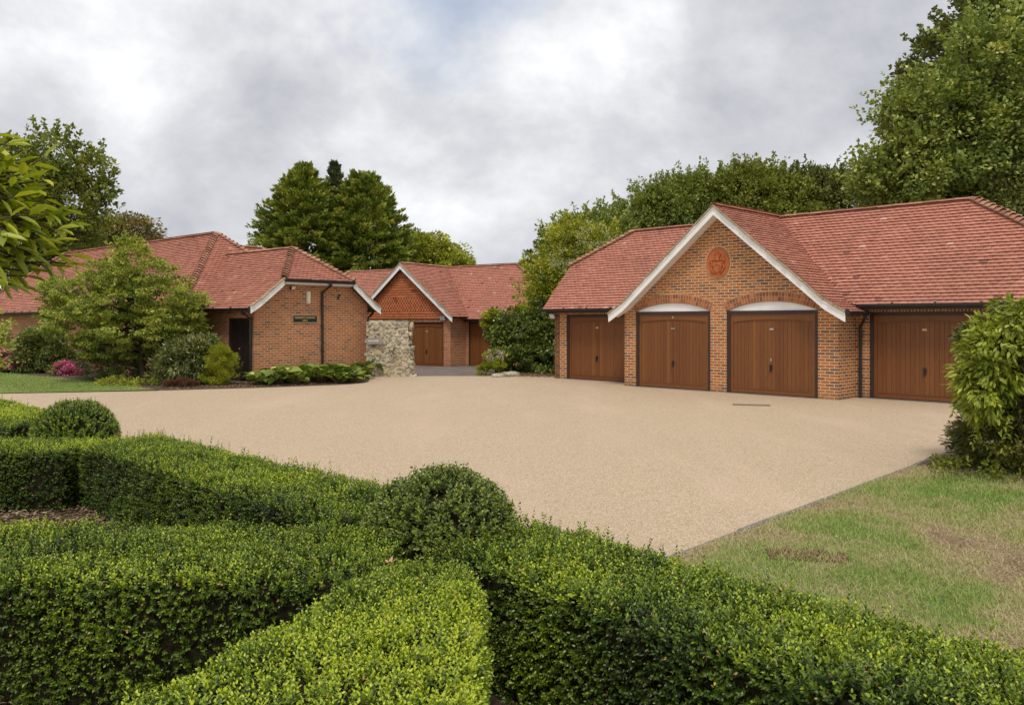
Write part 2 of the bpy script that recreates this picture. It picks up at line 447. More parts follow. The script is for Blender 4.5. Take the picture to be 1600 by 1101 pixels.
def lawn_blades(name, poly, n, zf, gf, seed, hmin, hmax, w):
    rg = np.random.default_rng(seed); P = np.array([p[:2] for p in poly]); lo, hi = P.min(0), P.max(0)
    x = rg.uniform(lo[0], hi[0], n * 3); y = rg.uniform(lo[1], hi[1], n * 3); k = in_poly(x, y, poly); x, y = x[k][:n], y[k][:n]; n = len(x)
    g = gf(x, y); t = np.clip(g + rg.normal(0, .17, n), 0, 1)
    keep = rg.random(n) < np.clip(.6 + g * .8, 0, 1); x, y, g, t = x[keep], y[keep], g[keep], t[keep]; n = len(x)
    th = rg.uniform(0, 2 * math.pi, n); lean = np.clip(rg.normal(.9, .35, n) + (1 - t) * .45, .1, 1.5)
    A = np.stack([np.cos(th) * np.sin(lean), np.sin(th) * np.sin(lean), np.cos(lean)], -1)
    N = np.cross(A, np.stack([-np.sin(th), np.cos(th), 0 * th], -1))
    V, F, T = leaves(np.stack([x, y, zf(x, y) + .002], -1), A, N, rg.uniform(hmin, hmax, n), w, t, fold=False)
    o = mesh_np(name, V, F, M['blade'], tint=T); tag(o, None, None, None, 'stuff'); return o


RL = [(0.45, 5.6), (1.38, 6.58), (7.18, 12.76), (12.3, 18.1), (14, 10), (9, 1.5), (2.6, 1.6)]
ga, gb = np.arange(-7.5, 17, .2), np.concatenate([[.028], np.arange(.2, 13, .2)])
SA, SB = np.meshgrid(ga, gb); X = 1.35 + .684 * SA + .729 * SB; Y = 6.61 + .729 * SA - .684 * SB; idx = np.arange(X.size).reshape(X.shape)
c = (Y[:-1, :-1] > 1.0) & (X[:-1, :-1] > .3)
F = np.stack([idx[:-1, :-1][c], idx[1:, :-1][c], idx[1:, 1:][c], idx[:-1, 1:][c]], 1)[:, ::-1]
V = np.stack([X.ravel(), Y.ravel(), .010 + .02 * fbm(X.ravel(), Y.ravel(), 5)], -1)
mesh_np('lawn', V, F, M['lawn'], tint=green_r(X.ravel(), Y.ravel()))['kind'] = 'structure'
tag(lawn_blades('lawn_grass', RL[:3] + [(9.0, 13.5), (9.6, 9), (6, 2), (2.6, 2.2)], 260000, lambda x, y: .010 + .02 * fbm(x, y, 5), green_r, 8, .03, .085, .0050),
    'patchy dry and green short grass on the right lawn', 'grass')
LL = [(-9.6, 22.5), (-13.14, 21.45), (-27, 18.8), (-40, 26), (-24, 34), (-17.3, 29.2), (-13, 25.9), (-11.2, 24.2)]
sheet('lawn', LL, 0.008, M['lawn'])
me = bpy.data.objects['lawn.001'].data; me.attributes['tint'].data.foreach_set('value', np.full(len(me.vertices), .82, np.float32))
tag(lawn_blades('lawn_grass', LL, 90000, lambda x, y: .009 + 0 * x, green_l, 9, .03, .07, .012), 'even green mown grass in front of the flower bed', 'grass')

# kerb edging of short concrete lengths
m = MB(); d = np.array([.684, .729]); nn = np.array([.729, -.684]); rd = random.Random(3)
for k in range(-2, 18):
    a = np.array([1.35, 6.61]) + d * (k * .92); b = a + d * .905; o = nn * rd.uniform(-.006, .008); w = nn * .06
    q = [a + o, b + o, b + o + w, a + o + w]
    m.prism_z([tuple(v) for v in q], -.1, .022 + rd.uniform(0, .008))
m.build('kerb', M['concrete'])['kind'] = 'structure'

# leaf litter by the ivy and on parterre soil
def litter(name, poly, n, seed, mat, size=.05, z=.01):
    rg = np.random.default_rng(seed); P = np.array(poly); lo, hi = P.min(0), P.max(0)
    x = rg.uniform(lo[0], hi[0], n * 3); y = rg.uniform(lo[1], hi[1], n * 3); k = in_poly(x, y, poly); x, y = x[k][:n], y[k][:n]; n = len(x)
    th = rg.uniform(0, 6.3, n); A = np.stack([np.cos(th), np.sin(th), rg.normal(0, .25, n)], -1); N = np.stack([rg.normal(0, .35, n), rg.normal(0, .35, n), np.ones(n)], -1)
    V, F, T = leaves(np.stack([x, y, np.full(n, z) + rg.uniform(0, .02, n)], -1), A, N, size * rg.uniform(.5, 1.3, n), size * .45, rg.random(n), fold=True, curl=.2)
    o = mesh_np(name, V, F, mat, tint=T); tag(o, kind='stuff'); return o


M['litter'] = leaf_mat('dry_leaf', [(0, (.12, .075, .045)), (.5, (.24, .165, .10)), (1, (.40, .30, .20))], .9, .1, .1, False)
tag(litter('leaf_litter', [(-5.9, 9.9), (-4.2, 9.3), (-1.0, 5.6), (-3.2, 3.0), (-7, 6)], 18000, 4, M['litter'], .05, .0), 'dry brown leaf litter on the soil between the box hedges', 'leaf litter')
tag(litter('leaf_litter', [(-.9, 28.2), (1.5, 27.6), (2.6, 29.5), (-.2, 31.5)], 2200, 6, M['litter'], .06), 'fallen brown leaves along the foot of the ivy', 'leaf litter')
tag(litter('leaf_litter', [(4.8, 9.6), (6.2, 9.2), (7.4, 10.4), (5.6, 11.2)], 3000, 7, M['litter'], .035, .03), 'bare soil and bits under the overgrown yew', 'leaf litter')
tag(litter('bark_mulch', [(-4.7, 25.2), (-4.9, 27.8), (-7.8, 25.6), (-9.9, 25.0), (-9.5, 22.55), (-7.15, 23.3)], 5000, 12, M['litter'], .05), 'brown mulch in the bed along the left building', 'mulch')

# recessed brick-red cover in the right lawn
t = thing('inspection_cover', 'sunken rusty brick red inspection cover in the dry lawn', 'manhole cover', (2.3, 6.47, .022), R(-12))
m = MB()
for i in range(9):
    for j in range(4): m.box(-.30 + i * .066, -.30 + i * .066 + .057, -.15 + j * .076, -.15 + j * .076 + .066, -.012, .004 + .005 * ((i * 5 + j * 3) % 4))
m.build('cover_blocks', M['rust'], t)
m = MB(); m.box(-.33, .33, -.18, .18, -.03, -.006); m.build('cover_frame', M['rust'], t)
# drain grate in the drive
t = thing('drain_grate', 'small iron drain grate set in the beige drive before the garage', 'drain', (5.3, 18.43, 0.001), R(-15))
m = MB()
for i in range(14): m.box(-.36 + i * .052, -.36 + i * .052 + .028, -.09, .09, 0, .012)
m.build('grate_bars', M['iron'], t)
m = MB(); m.box(-.40, .40, -.13, -.09, 0, .010); m.box(-.40, .40, .09, .13, 0, .010); m.box(-.40, .40, -.089, .089, .001, .004); m.build('grate_frame', M['iron'], t)
t = thing('drain_grate', 'dark flat drain cover on the drive edge beside the rockery', 'drain', (-.35, 28.05, .001), R(5))
m = MB(); m.box(-.3, .3, -.16, .16, 0, .012)
for i in range(5): m.box(-.25 + i * .1, -.2 + i * .1, -.12, .12, .012, .016)
m.build('grate_plate', M['iron'], t)


# ---------------------------------------------------------------- roof parts
def plane_frame(c):
    c = [Vector(p) for p in c]
    N = Vector((0, 0, 0))
    for i in range(len(c)): N += c[i].cross(c[(i + 1) % len(c)])
    N.normalize()
    U = (c[1] - c[0]).normalized()
    if N.z < 0 or (abs(N.z) < 1e-3 and N.y > 0): N = -N
    V = N.cross(U)
    if V.z < 0: U = -U; V = -V
    return c[0], U, V, N, [((p - c[0]).dot(U), (p - c[0]).dot(V)) for p in c]


def row_span(poly, q):
    xs = []
    for i in range(len(poly)):
        (x0, y0), (x1, y1) = poly[i], poly[(i + 1) % len(poly)]
        if (y0 - q) * (y1 - q) < 0 or y0 == q: xs.append(x0 + (x1 - x0) * ((q - y0) / (y1 - y0) if y1 != y0 else 0))
    return (min(xs), max(xs)) if len(xs) >= 2 else None


def tile_plane(mb, corners, rg, gauge=.114, width=.168, lift=.044, style=None, over=.05):
    O, U, V, N, poly = plane_frame(corners)
    qmax = max(q for p, q in poly); row = 0; q = -over
    while q < qmax - .02:
        sp_ = row_span(poly, min(max(q + gauge * .5, 0.004), qmax - .004))
        if sp_:
            x = math.floor(sp_[0] / width) * width - (width / 2 if row % 2 else 0)
            drift = rg.uniform(-.01, .01)
            while x < sp_[1]:
                a, b = max(x, sp_[0]), min(x + width - .004, sp_[1])
                if b - a > .02:
                    dl = rg.uniform(-.005, .006); dq = rg.uniform(-.005, .005); dr = rg.uniform(-.005, .006)
                    t = min(1, max(0, rg.gauss(.52, .11))) if rg.random() > .014 else rg.choice((0.02, .99))
                    mid = (a + b) / 2; q1 = q + gauge * 1.35
                    st = style(row) if style else 0
                    if st == 0:
                        low = [(a, q + dq, lift + dl), (mid, q + dq, lift + .005 + (dl + dr) / 2), (b, q + dq, lift + dr)]
                    else:
                        low = [(a, q + gauge * .75, lift + dl), (mid, q - gauge * .30, lift + .012), (b, q + gauge * .75, lift + dr)]
                    hi = [(a, q1, .002), (mid, q1, .006), (b, q1, .002)]
                    bt = [(p, r + .002, h - .022) for p, r, h in low]
                    P = [O + U * p + V * r + N * h for p, r, h in low + hi + bt]
                    mb.add(P, [(0, 1, 4, 3), (1, 2, 5, 4), (6, 7, 1, 0), (7, 8, 2, 1), (3, 0, 0, 6)[:3], ], t)
                x += width
        q += gauge; row += 1


def slab(mb, corners, th=.07, top=.004):
    O, U, V, N, poly = plane_frame(corners)
    c = [Vector(p) for p in corners]; n = len(c)
    A = [p - N * top for p in c] + [p - N * th for p in c]
    nn_ = sum(((c[i] - c[0]).cross(c[(i + 1) % n] - c[0]) for i in range(n)), Vector())
    f = [list(range(n)), list(range(2 * n - 1, n - 1, -1))] + [(i + n, (i + 1) % n + n, (i + 1) % n, i) for i in range(n)]
    if nn_.dot(N) < 0: f = [g[::-1] for g in f]
    mb.add(A, f)


def arc_tile(mb, A, D, Ln, r0, r1, lift0, lift1, t, half=1.35, th=.016, seg=6):
    """half-round tile from A along D (unit) with radius r0->r1"""
    S = D.cross(Vector((0, 0, 1))).normalized(); Nn = S.cross(D)
    vs = []
    for (o, r, h) in ((A, r0, lift0), (A + D * Ln, r1, lift1), (A, r0 - th, lift0), ):
        for k in range(seg + 1):
            a = -half + 2 * half * k / seg
            vs.append(o + S * math.sin(a) * r + Nn * (math.cos(a) * r + h - r * math.cos(half)))
    n = seg + 1
    fs = [(k, k + 1, n + k + 1, n + k) for k in range(seg)] + [(2 * n + k, 2 * n + k + 1, k + 1, k) for k in range(seg)]
    mb.add(vs, fs, t)


def ridge_line(mb, A, B, rg, r=.125, ln=.36, half=1.0):
    A, B = Vector(A), Vector(B); D = B - A; n = max(1, round(D.length / ln)); D.normalize(); l = (B - A).length / n
    for k in range(n):
        arc_tile(mb, A + D * (k * l + .006), D, l - .012, r + rg.uniform(-.003, .004), r + rg.uniform(-.003, .004), rg.uniform(-.006, .006), rg.uniform(-.006, .006), rg.random(), half)
        if k: arc_tile(mb, A + D * (k * l - .012), D, .024, r - .008, r - .008, 0, 0, .1, half)


def bonnets(mb, A, B, rg, step=.165):
    """A low end, B high end"""
    A, B = Vector(A), Vector(B); D = B - A; n = round(D.length / step); st = D.length / n; D.normalize()
    for k in range(n):
        arc_tile(mb, A + D * (k * st - .03), D, st * 1.55, .132 + rg.uniform(-.005, .005), .100, .052 + rg.uniform(-.006, .008), -.004, rg.random(), 1.25, .02)
    arc_tile(mb, A, D, (B - A).length, .085, .085, -.005, -.005, .45, 1.2)


def barge(parent, pts, y0, y1, wid=.21, name='barge_board', verge=True):
    """boards under the polyline pts [(x,z)...] that goes from one tip over the apex to the other"""
    m = MB(); mm = MB()
    for i in range(len(pts) - 1):
        (xa, za), (xb, zb) = pts[i], pts[i + 1]
        m.prism_y([(xa, za), (xb, zb), (xb, zb - wid), (xa, za - wid)], y0, y1)
        m.prism_y([(xa, za + .001), (xb, zb + .001), (xb, zb - .05), (xa, za - .05)], y0 - .018, y0)
        k = 1 + int(math.hypot(xb - xa, zb - za) / .17)
        rd = random.Random(int(xa * 100) + 7)
        for j in range(k):
            a, b = j / k, (j + 1) / k; p = lambda s_: (xa + (xb - xa) * s_, za + (zb - za) * s_ + .052 + 0 * s_)
            (x0, z0), (x1, z1) = p(a), p(b); e = rd.uniform(.0, .03)
            mm.prism_y([(x0, z0), (x1, z1), (x1, z1 - .05), (x0, z0 - .05)], y0 - .03 - e, y1 + .05, rd.random())
    b = m.build(name, M['white'], parent)
    if verge: mm.build('verge', M['verge'], parent)
    return b


def gutter(parent, A, B, r=.058):
    A, B = Vector(A), Vector(B); D = (B - A).normalized(); S = D.cross(Vector((0, 0, 1))).normalized(); Z = Vector((0, 0, 1)); m = MB()
    for o in ((0, (B - A).length),):
        prof = [(-r, r * .55)] + [(-r * math.cos(a), -r * math.sin(a)) for a in np.linspace(0, math.pi, 8)] + [(r, r * .55), (r - .006, r * .55)] + [((r - .008) * math.cos(a), -(r - .008) * math.sin(a)) for a in np.linspace(0, math.pi, 8)] + [(-r + .006, r * .55)]
        n = len(prof); vs = [A + S * p + Z * q for p, q in prof] + [B + S * p + Z * q for p, q in prof]
        m.add(vs, [(i, (i + 1) % n, (i + 1) % n + n, i + n) for i in range(n)])
        for e in (A, B): m.add([e + S * p + Z * q for p, q in prof[:10]], [list(range(10))])
    k = max(1, int((B - A).length / .9))
    for j in range(k + 1):
        p = A + D * ((B - A).length * j / k)
        m.tube([p - D * .018, p + D * .018], r + .008, 10)
    # fascia board behind the gutter is dark
    return m.build('gutter', M['black'], parent)


def downpipe(parent, pts, r=.036, clips=()):
    m = MB(); m.tube(pts, r, 10)
    for p in pts[1:-1]: m.ball(p, r * 1.25, 8, 6)
    for c in clips: m.tube([(c[0], c[1], c[2] - .03), (c[0], c[1], c[2] + .03)], r + .012, 10)
    return m.build('downpipe', M['black'], parent, smooth=False)


def wall_seg(mb, y0, y1, xs, zlo, zhi):
    """wall slice along x; zlo / zhi functions"""
    P = [(x, zlo(x)) for x in xs] + [(x, zhi(x)) for x in reversed(xs)]
    n = len(xs)
    vs = [(x, y0, zlo(x)) for x in xs] + [(x, y0, zhi(x)) for x in xs] + [(x, y1, zlo(x)) for x in xs] + [(x, y1, zhi(x)) for x in xs]
    fs = []
    for i in range(n - 1):
        fs += [(i, i + 1, n + i + 1, n + i), (2 * n + i + 1, 2 * n + i, 3 * n + i, 3 * n + i + 1), (i + 1, i, 2 * n + i, 2 * n + i + 1), (n + i, n + i + 1, 3 * n + i + 1, 3 * n + i)]
    fs += [(0, n, 3 * n, 2 * n), (n - 1, 3 * n - 1, 4 * n - 1, 2 * n - 1)]
    mb.add(vs, fs)


def garage_door(parent, x0, x1, z0, z1, y, seed, arched=True, plate='gold', fw=.085, split=False, lock=False):
    """door panel mesh with frame, handle and number plate as sub-parts; y is the wall face, the door sits behind it"""
    rg = random.Random(seed); yd = y + .075
    a, b, top = x0 + fw, x1 - fw, z1 - fw
    m = MB(); st = .085; zi = z0 + .03; n = round((b - a - 2 * st) / .105); pw = (b - a - 2 * st) / n; cxm = (a + b) / 2
    zc = lambda x: top - .125 - (.075 * ((x - cxm) / ((b - a) / 2)) ** 2 if arched else 0)
    t0 = rg.uniform(.25, .5)
    for k in range(n):
        xa = a + st + k * pw; tt = min(1, max(0, rg.gauss(.42, .08))) if rg.random() > .05 else .8
        m.box(xa + .003, xa + pw - .003, yd, yd + .03, zi + .09, top - .10, tt)
    m.box(a + st, b - st, yd + .012, yd + .045, zi + .05, top - .05, .05)
    for e in ((a, a + st), (b - st, b)): m.box(e[0], e[1], yd - .014, yd + .036, zi, top, t0)
    m.box(a + st, b - st, yd - .0125, yd + .034, zi, zi + .10, t0 + .04)
    xs = np.linspace(a + st, b - st, 17)
    m.prism_y([(x, zc(x)) for x in xs] + [(b - st, top), (a + st, top)], yd - .0125, yd + .034, t0 + .06)
    m.prism_y([(x, zc(x) + .001) for x in xs] + [(x, zc(x) - .022) for x in xs[::-1]], yd - .020, yd + .02, t0 - .15)
    m.box(a + st, b - st, yd - .020, yd + .02, zi + .099, zi + .118, t0 - .15)
    if split: m.box(cxm - .018, cxm + .018, yd - .010, yd + .02, zi + .1, zc(cxm), .15)
    d = m.build('garage_door', M['door'], parent)
    m = MB(); m.box(x0, a, y + .03, y + .14, z0, z1); m.box(b, x1, y + .03, y + .14, z0, z1); m.box(a, b, y + .03, y + .14, top, z1)
    m.box(a, b, y + .09, y + .14, z0, z0 + .03)
    m.build('door_frame', M['frame'], d)
    m = MB(); hx = cxm + rg.uniform(-.03, .03); hz = z0 + .68
    m.prism_y([(hx - .035, hz + .10), (hx + .035, hz + .10), (hx + .04, hz + .05), (hx + .025, hz - .07), (hx, hz - .10), (hx - .025, hz - .07), (hx - .04, hz + .05)], yd - .014, yd + .01)
    m.tube([(hx, yd - .01, hz + .045), (hx, yd - .055, hz + .045)], .013, 8); m.tube([(hx, yd - .05, hz + .055), (hx + .004, yd - .06, hz - .06)], [.017, .013], 8)
    m.build('door_handle', M['black'], d)
    m = MB(); m.box(x0 - .01, x1 + .01, y - .06, y + .14, z0 - .1, z0 + .012); m.build('threshold', M['concrete'], d)
    if lock:
        m = MB(); m.box(hx - .014, hx + .014, yd - .012, yd + .01, hz + .17, hz + .25); m.build('lock_plate', M['metal'], d)
    if plate:
        m = MB(); pz = z0 + 1.66
        m.box(cxm - .05, cxm + .05, yd - .010, yd + .01, pz - .022, pz + .022)
        m.build('number_plate', M['gold'] if plate == 'gold' else M['metal'], d)
    return d


# ---------------------------------------------------------------- right garage block (local x along the front, y to the back)
G = thing('garage_building', 'red brick four door garage with central white edged gable and terracotta crest', 'garage', (3.256, 24.052, 0), math.atan2(-.7079, .7063))
rgT = random.Random(11)
XL, XR, ZE, ZR, DE, DR = -3.82, 10.1, 2.27, 4.84, .66, 3.10
SLP = (ZR - ZE) / (DR - DE); HD = 2.05; HZ = ZE + (HD - DE) * SLP; RL_, RR_ = -1.92, 8.25; DB = 2 * DR - DE
AP = 4.86; CX = 3.14; K1, K2 = 2.95, 3.45; ZK = AP - K1 * .84; ZT = ZK - .5 * .6; YB = -.36
ymain = lambda z: DE + (z - ZE) / SLP + .16
front = [(XL, DE, ZE), (XR, DE, ZE), (XR, HD, HZ), (RR_, DR, ZR), (RL_, DR, ZR), (XL, HD, HZ)]
back = [(x, 2 * DR - y, z) for x, y, z in front]
hipL = [(XL, 2 * DR - HD, HZ), (XL, HD, HZ), (RL_, DR, ZR)]
hipR = [(XR, HD, HZ), (XR, 2 * DR - HD, HZ), (RR_, DR, ZR)]
gp = []
for s in (1, -1):
    gp.append([(CX + s * K1, YB, ZK), (CX + s * K1, ymain(ZK), ZK), (CX, DR + .05, AP), (CX, YB, AP)])
    gp.append([(CX + s * K2, YB, ZT), (CX + s * K2, ymain(ZT) + .1, ZT), (CX + s * K1, ymain(ZK), ZK), (CX + s * K1, YB, ZK)])
m = MB(); dk = MB()
for c in [front, back, hipL, hipR] + gp:
    tile_plane(m, c, rgT); slab(dk, c)
roof = m.build('roof', M['tile'], G); dk.build('roof_deck', M['deck'], roof)
m = MB()
ridge_line(m, (RL_, DR, ZR + .02), (.75, DR, ZR + .02), rgT); ridge_line(m, (CX + 1.0, DR, ZR + .02), (RR_, DR, ZR + .02), rgT)
ridge_line(m, (.75, DR, ZR + .02), (CX + 1, DR, ZR + .02), rgT); ridge_line(m, (CX, YB, AP + .02), (CX, DR, AP + .02), rgT)
for y in (HD, 2 * DR - HD):
    bonnets(m, (XL, y, HZ), (RL_, DR, ZR), rgT); bonnets(m, (XR, y, HZ), (RR_, DR, ZR), rgT)
m.build('ridge_tiles', M['ridge'], roof)
# walls
TH = .22; fz = -.4
OP = [(.39, 2.83), (3.31, 5.78)]; ZS = 2.13; RISE = .235
def arch(x):
    for a, b in OP:
        if a <= x <= b:
            h = (b - a) / 2; Rr = (h * h + RISE * RISE) / (2 * RISE); return ZS + math.sqrt(max(Rr * Rr - (x - (a + b) / 2) ** 2, 0)) - (Rr - RISE)
    return fz
ztop = lambda x: min(AP - .10 - .84 * abs(x - CX), 9)
w = MB(); lo = lambda x: fz
for a, b, f in ((0, .39, lo), (.39, 2.83, arch), (2.83, 3.31, lo), (3.31, 5.78, arch), (5.78, 6.28, lo)):
    n = 25 if f is arch else 3; xs = list(np.linspace(a, b, n))
    if a < CX < b: xs = sorted(set(xs + [CX]))
    wall_seg(w, 0, TH, xs, f, ztop)
zs = lambda x: 2.20
w.box(0, TH, TH, 1.0, fz, 2.3); w.box(6.28 - TH, 6.28, TH, 1.0, fz, 2.3)
for a, b, z0 in ((-3.62, -3.12, fz), (-3.12, -.66, 2.08), (-.66, 0, fz), (6.28, 6.60, fz), (6.60, 9.08, 2.08), (9.08, 9.90, fz)):
    w.box(a, b, 1.0, 1.0 + TH, z0, 2.30)
yb = 2 * DR - 1.0
for x0_, s in ((-3.62, 1), (9.90, -1)):       # gable ends under the half hips
    P = [(1.0, fz), (yb, fz), (yb, 2.3), (2 * DR - HD - .02, HZ - .1), (HD + .02, HZ - .1), (1.0, 2.3)]
    xa, xb = sorted((x0_ + s * .002, x0_ + s * TH))
    w.add([(xa, y, z) for y, z in P] + [(xb, y, z) for y, z in P], [[5, 4, 3, 2, 1, 0], [6, 7, 8, 9, 10, 11]] + [(i, (i + 1) % 6, (i + 1) % 6 + 6, i + 6) for i in range(6)])
w.box(-3.62, 9.90, yb - TH, yb, fz, 2.3)
wall = w.build('wall', M['brick'], G, uv=True)
m = MB()
for a, b in ((-3.60, -.02), (6.30, 9.88)):
    m = MB(); m.box(a, b, .994, 1.01, 2.085, 2.215); m.build('soldier_course', M['soldier'], wall, uv=True)
# brick arches
rg = random.Random(4)
for a, b in OP:
    m = MB(); mo = MB()
    h = (b - a) / 2 + .005; Rr = (h * h + RISE * RISE) / (2 * RISE); cc = (a + b) / 2; zc = ZS + RISE - Rr; th0 = math.asin(h / Rr); n = 31
    for ring in range(2):
        r0 = Rr + .008 + ring * .118; r1 = r0 + .106
        for k in range(n):
            t0 = -th0 + 2 * th0 * (k + .09) / n; t1 = -th0 + 2 * th0 * (k + .91) / n
            m.prism_y([(cc + r * math.sin(t), zc + r * math.cos(t)) for r, t in ((r0, t0), (r0, t1), (r1, t1), (r1, t0))], -.008, .05, rg.random())
    ts = np.linspace(-th0, th0, 30)
    mo.prism_y([(cc + (Rr + .002) * math.sin(t), zc + (Rr + .002) * math.cos(t)) for t in ts] + [(cc + (Rr + .245) * math.sin(t), zc + (Rr + .245) * math.cos(t)) for t in ts[::-1]], -.003, .04)
    ar = m.build('brick_arch', M['voussoir'], G); mo.build('arch_mortar', M['mortar'], ar)
for a, b in OP:
    m = MB(); xs = np.linspace(a + .006, b - .006, 25)
    m.prism_y([(x, arch(x) - .004) for x in xs] + [(b - .006, ZS + .003), (a + .006, ZS + .003)], .05, .12); m.build('arch_panel', M['white'], G)
# doors
garage_door(G, -3.12, -.66, .0, 2.08, 1.0, 21, plate='gold')
garage_door(G, .39, 2.83, .0, ZS, 0, 22, plate='metal', split=True)
garage_door(G, 3.31, 5.78, .0, ZS, 0, 23, plate='metal', lock=True)
garage_door(G, 6.60, 9.08, .0, 2.08, 1.0, 25, plate='gold')
m = MB(); cxm = 1.61
for zz_ in (1.955, 1.985): m.tube([(cxm + .012 * math.cos(q) , .058, zz_ + .013 * math.sin(q)) for q in np.linspace(0, 6.3, 9)], .005, 5)
m.build('door_number', M['lens'], G)
bp = [(CX - K2, ZT - .03), (CX - K1, ZK - .03), (CX, AP - .03), (CX + K1, ZK - .03), (CX + K2, ZT - .03)]
barge(G, bp, YB - .005, YB + .03, .215)
m = MB(); m.prism_y([(CX - K2 + .1, ZT - .10), (CX - K1, ZK - .12), (CX, AP - .12), (CX + K1, ZK - .12), (CX + K2 - .1, ZT - .10), (CX + K1, ZK - .20), (CX, AP - .22), (CX - K1, ZK - .20)], YB + .04, -.005)
m.build('soffit', M['white'], G)
zg = ZE - .035
gutter(G, (XL, DE - .05, zg), (-.05, DE - .05, zg)); gutter(G, (6.34, DE - .05, zg), (XR, DE - .05, zg))
gutter(G, (CX + K2 + .05, YB + .02, ZT - .02), (CX + K2 + .05, DE + .1, ZT - .02))
for a, b in ((XL + .1, -.02), (6.32, XR - .1)):
    m = MB(); m.box(a, b, DE + .015, DE + .045, 2.13, ZE - .02); m.box(a, b, DE + .0455, .995, 2.215, 2.235); m.build('fascia', M['frame'], G)
downpipe(G, [(CX + K2 + .05, DE + .0, ZT - .05), (CX + K2 + .04, DE + .02, ZT - .14), (6.42, .93, ZT - .34), (6.42, .93, .02)], .036, [(6.42, .93, .55), (6.42, .93, 1.5)])
# crest medallion: raised oval, shield, helm, mantling, crest
m = MB(); mc, mz = 3.07, 3.39
el = lambda rx, rz, n=36: [(mc + rx * math.cos(t), mz + rz * math.sin(t)) for t in np.linspace(0, 2 * math.pi, n, endpoint=False)]
m.prism_y(el(.345, .42), -.022, .03)
md = m.build('crest_medallion', M['terra'], G)
m = MB(); E1 = el(.385, .46); m.prism_y(E1, -.008, .02); m.build('medallion_surround', M['mortar'], md)
m = MB()
m.tube([(x, -.022, z) for x, z in el(.335, .41)] + [(mc + .335, -.022, mz)], .012, 6, cap=False)
shield = [(-.135, .03), (-.08, .045), (0, .03), (.08, .045), (.135, .03), (.14, -.10), (.10, -.20), (0, -.27), (-.10, -.20), (-.14, -.10)]
m.prism_y([(mc + x, mz + z) for x, z in shield], -.050, -.018)
m.prism_y([(mc + x, mz + z) for x, z in ((-.12, -.06), (0, .02), (.12, -.06), (.12, -.11), (0, -.03), (-.12, -.11))], -.064, -.045)
for k in range(4): m.tube([(mc + .02 + k * .03, -.054, mz - .22 + k * .03), (mc + .06 + k * .022, -.054, mz - .10 + k * .02)], .008, 5)
for sx in (-1, 1):
    m.tube([(mc + sx * x, -.04, mz + z) for x, z in ((.05, .09), (.13, .075), (.19, .10), (.20, .055), (.16, .02), (.17, -.06), (.19, -.13), (.15, -.21), (.07, -.27))], [.02, .024, .026, .03, .026, .022, .024, .022, .014], 6)
    m.ball((mc + sx * .195, -.04, mz + .075), .035, 7, 5)
    m.ball((mc + sx * .09, -.04, mz + .235), (.022, .02, .016), 6, 4)
m.ball((mc, -.045, mz + .085), (.06, .04, .055), 8, 6)
m.prism_y([(mc + x, mz + z) for x, z in ((-.055, .125), (.055, .125), (.075, .185), (.06, .195), (-.06, .195), (-.075, .185))], -.058, -.015)
m.tube([(mc - .07, -.045, mz + .205), (mc + .07, -.045, mz + .205)], .012, 6)
m.tube([(mc + x, -.045, mz + z) for x, z in ((-.02, .215), (-.012, .25), (.004, .28), (-.004, .315), (.0, .335))], [.03, .026, .02, .024, .012], 7)
m.tube([(mc - .06, -.04, mz + .245), (mc - .01, -.045, mz + .26)], .012, 6)
m.build('coat_of_arms', M['terra'], md)


def floodlight(name, label, loc, rz, tilt=25, size=.16, cat='floodlight', hm='metal'):
    t_ = thing(name, label, cat, loc, rz)
    h = MB(); c_, s_ = math.cos(R(tilt)), math.sin(R(tilt)); q = size
    P = [(-q * .65, 0, -q * .45), (q * .65, 0, -q * .45), (q * .65, 0, q * .45), (-q * .65, 0, q * .45), (-q * .5, q * .5, -q * .35), (q * .5, q * .5, -q * .35), (q * .5, q * .5, q * .35), (-q * .5, q * .5, q * .35)]
    P = [(x, -.16 + y * c_ - z * s_ * .0 + z * -s_, z * c_ + y * s_) for x, y, z in P]
    h.add(P, [(0, 1, 2, 3), (7, 6, 5, 4), (0, 4, 5, 1), (1, 5, 6, 2), (2, 6, 7, 3), (3, 7, 4, 0)]); h.build('lamp_housing', M[hm], t_)
    g = MB(); g.add([(x * .88, y - .006, z * .88) for x, y, z in P[:4]], [(0, 1, 2, 3)]); g.build('lamp_glass', M['lens'], t_)
    b = MB(); b.tube([(0, -.09, 0), (0, 0, -.02)], .016, 6); b.box(-.04, .04, -.01, .02, -.06, .03); b.build('bracket', M['black'], t_)
    return t_


def gl(o, x, y, z):
    a = o.rotation_euler[2]; return (o.location[0] + x * math.cos(a) - y * math.sin(a), o.location[1] + x * math.sin(a) + y * math.cos(a), o.location[2] + z)


gz = G.rotation_euler[2]
floodlight('floodlight', 'grey floodlight under the eave at the left end of the four door garage', gl(G, -3.60, 1.0, 2.02), gz, 30, .17)
floodlight('floodlight', 'small floodlight behind the left tip of the white barge board', gl(G, -.15, 1.0, 2.02), gz, 30, .13)


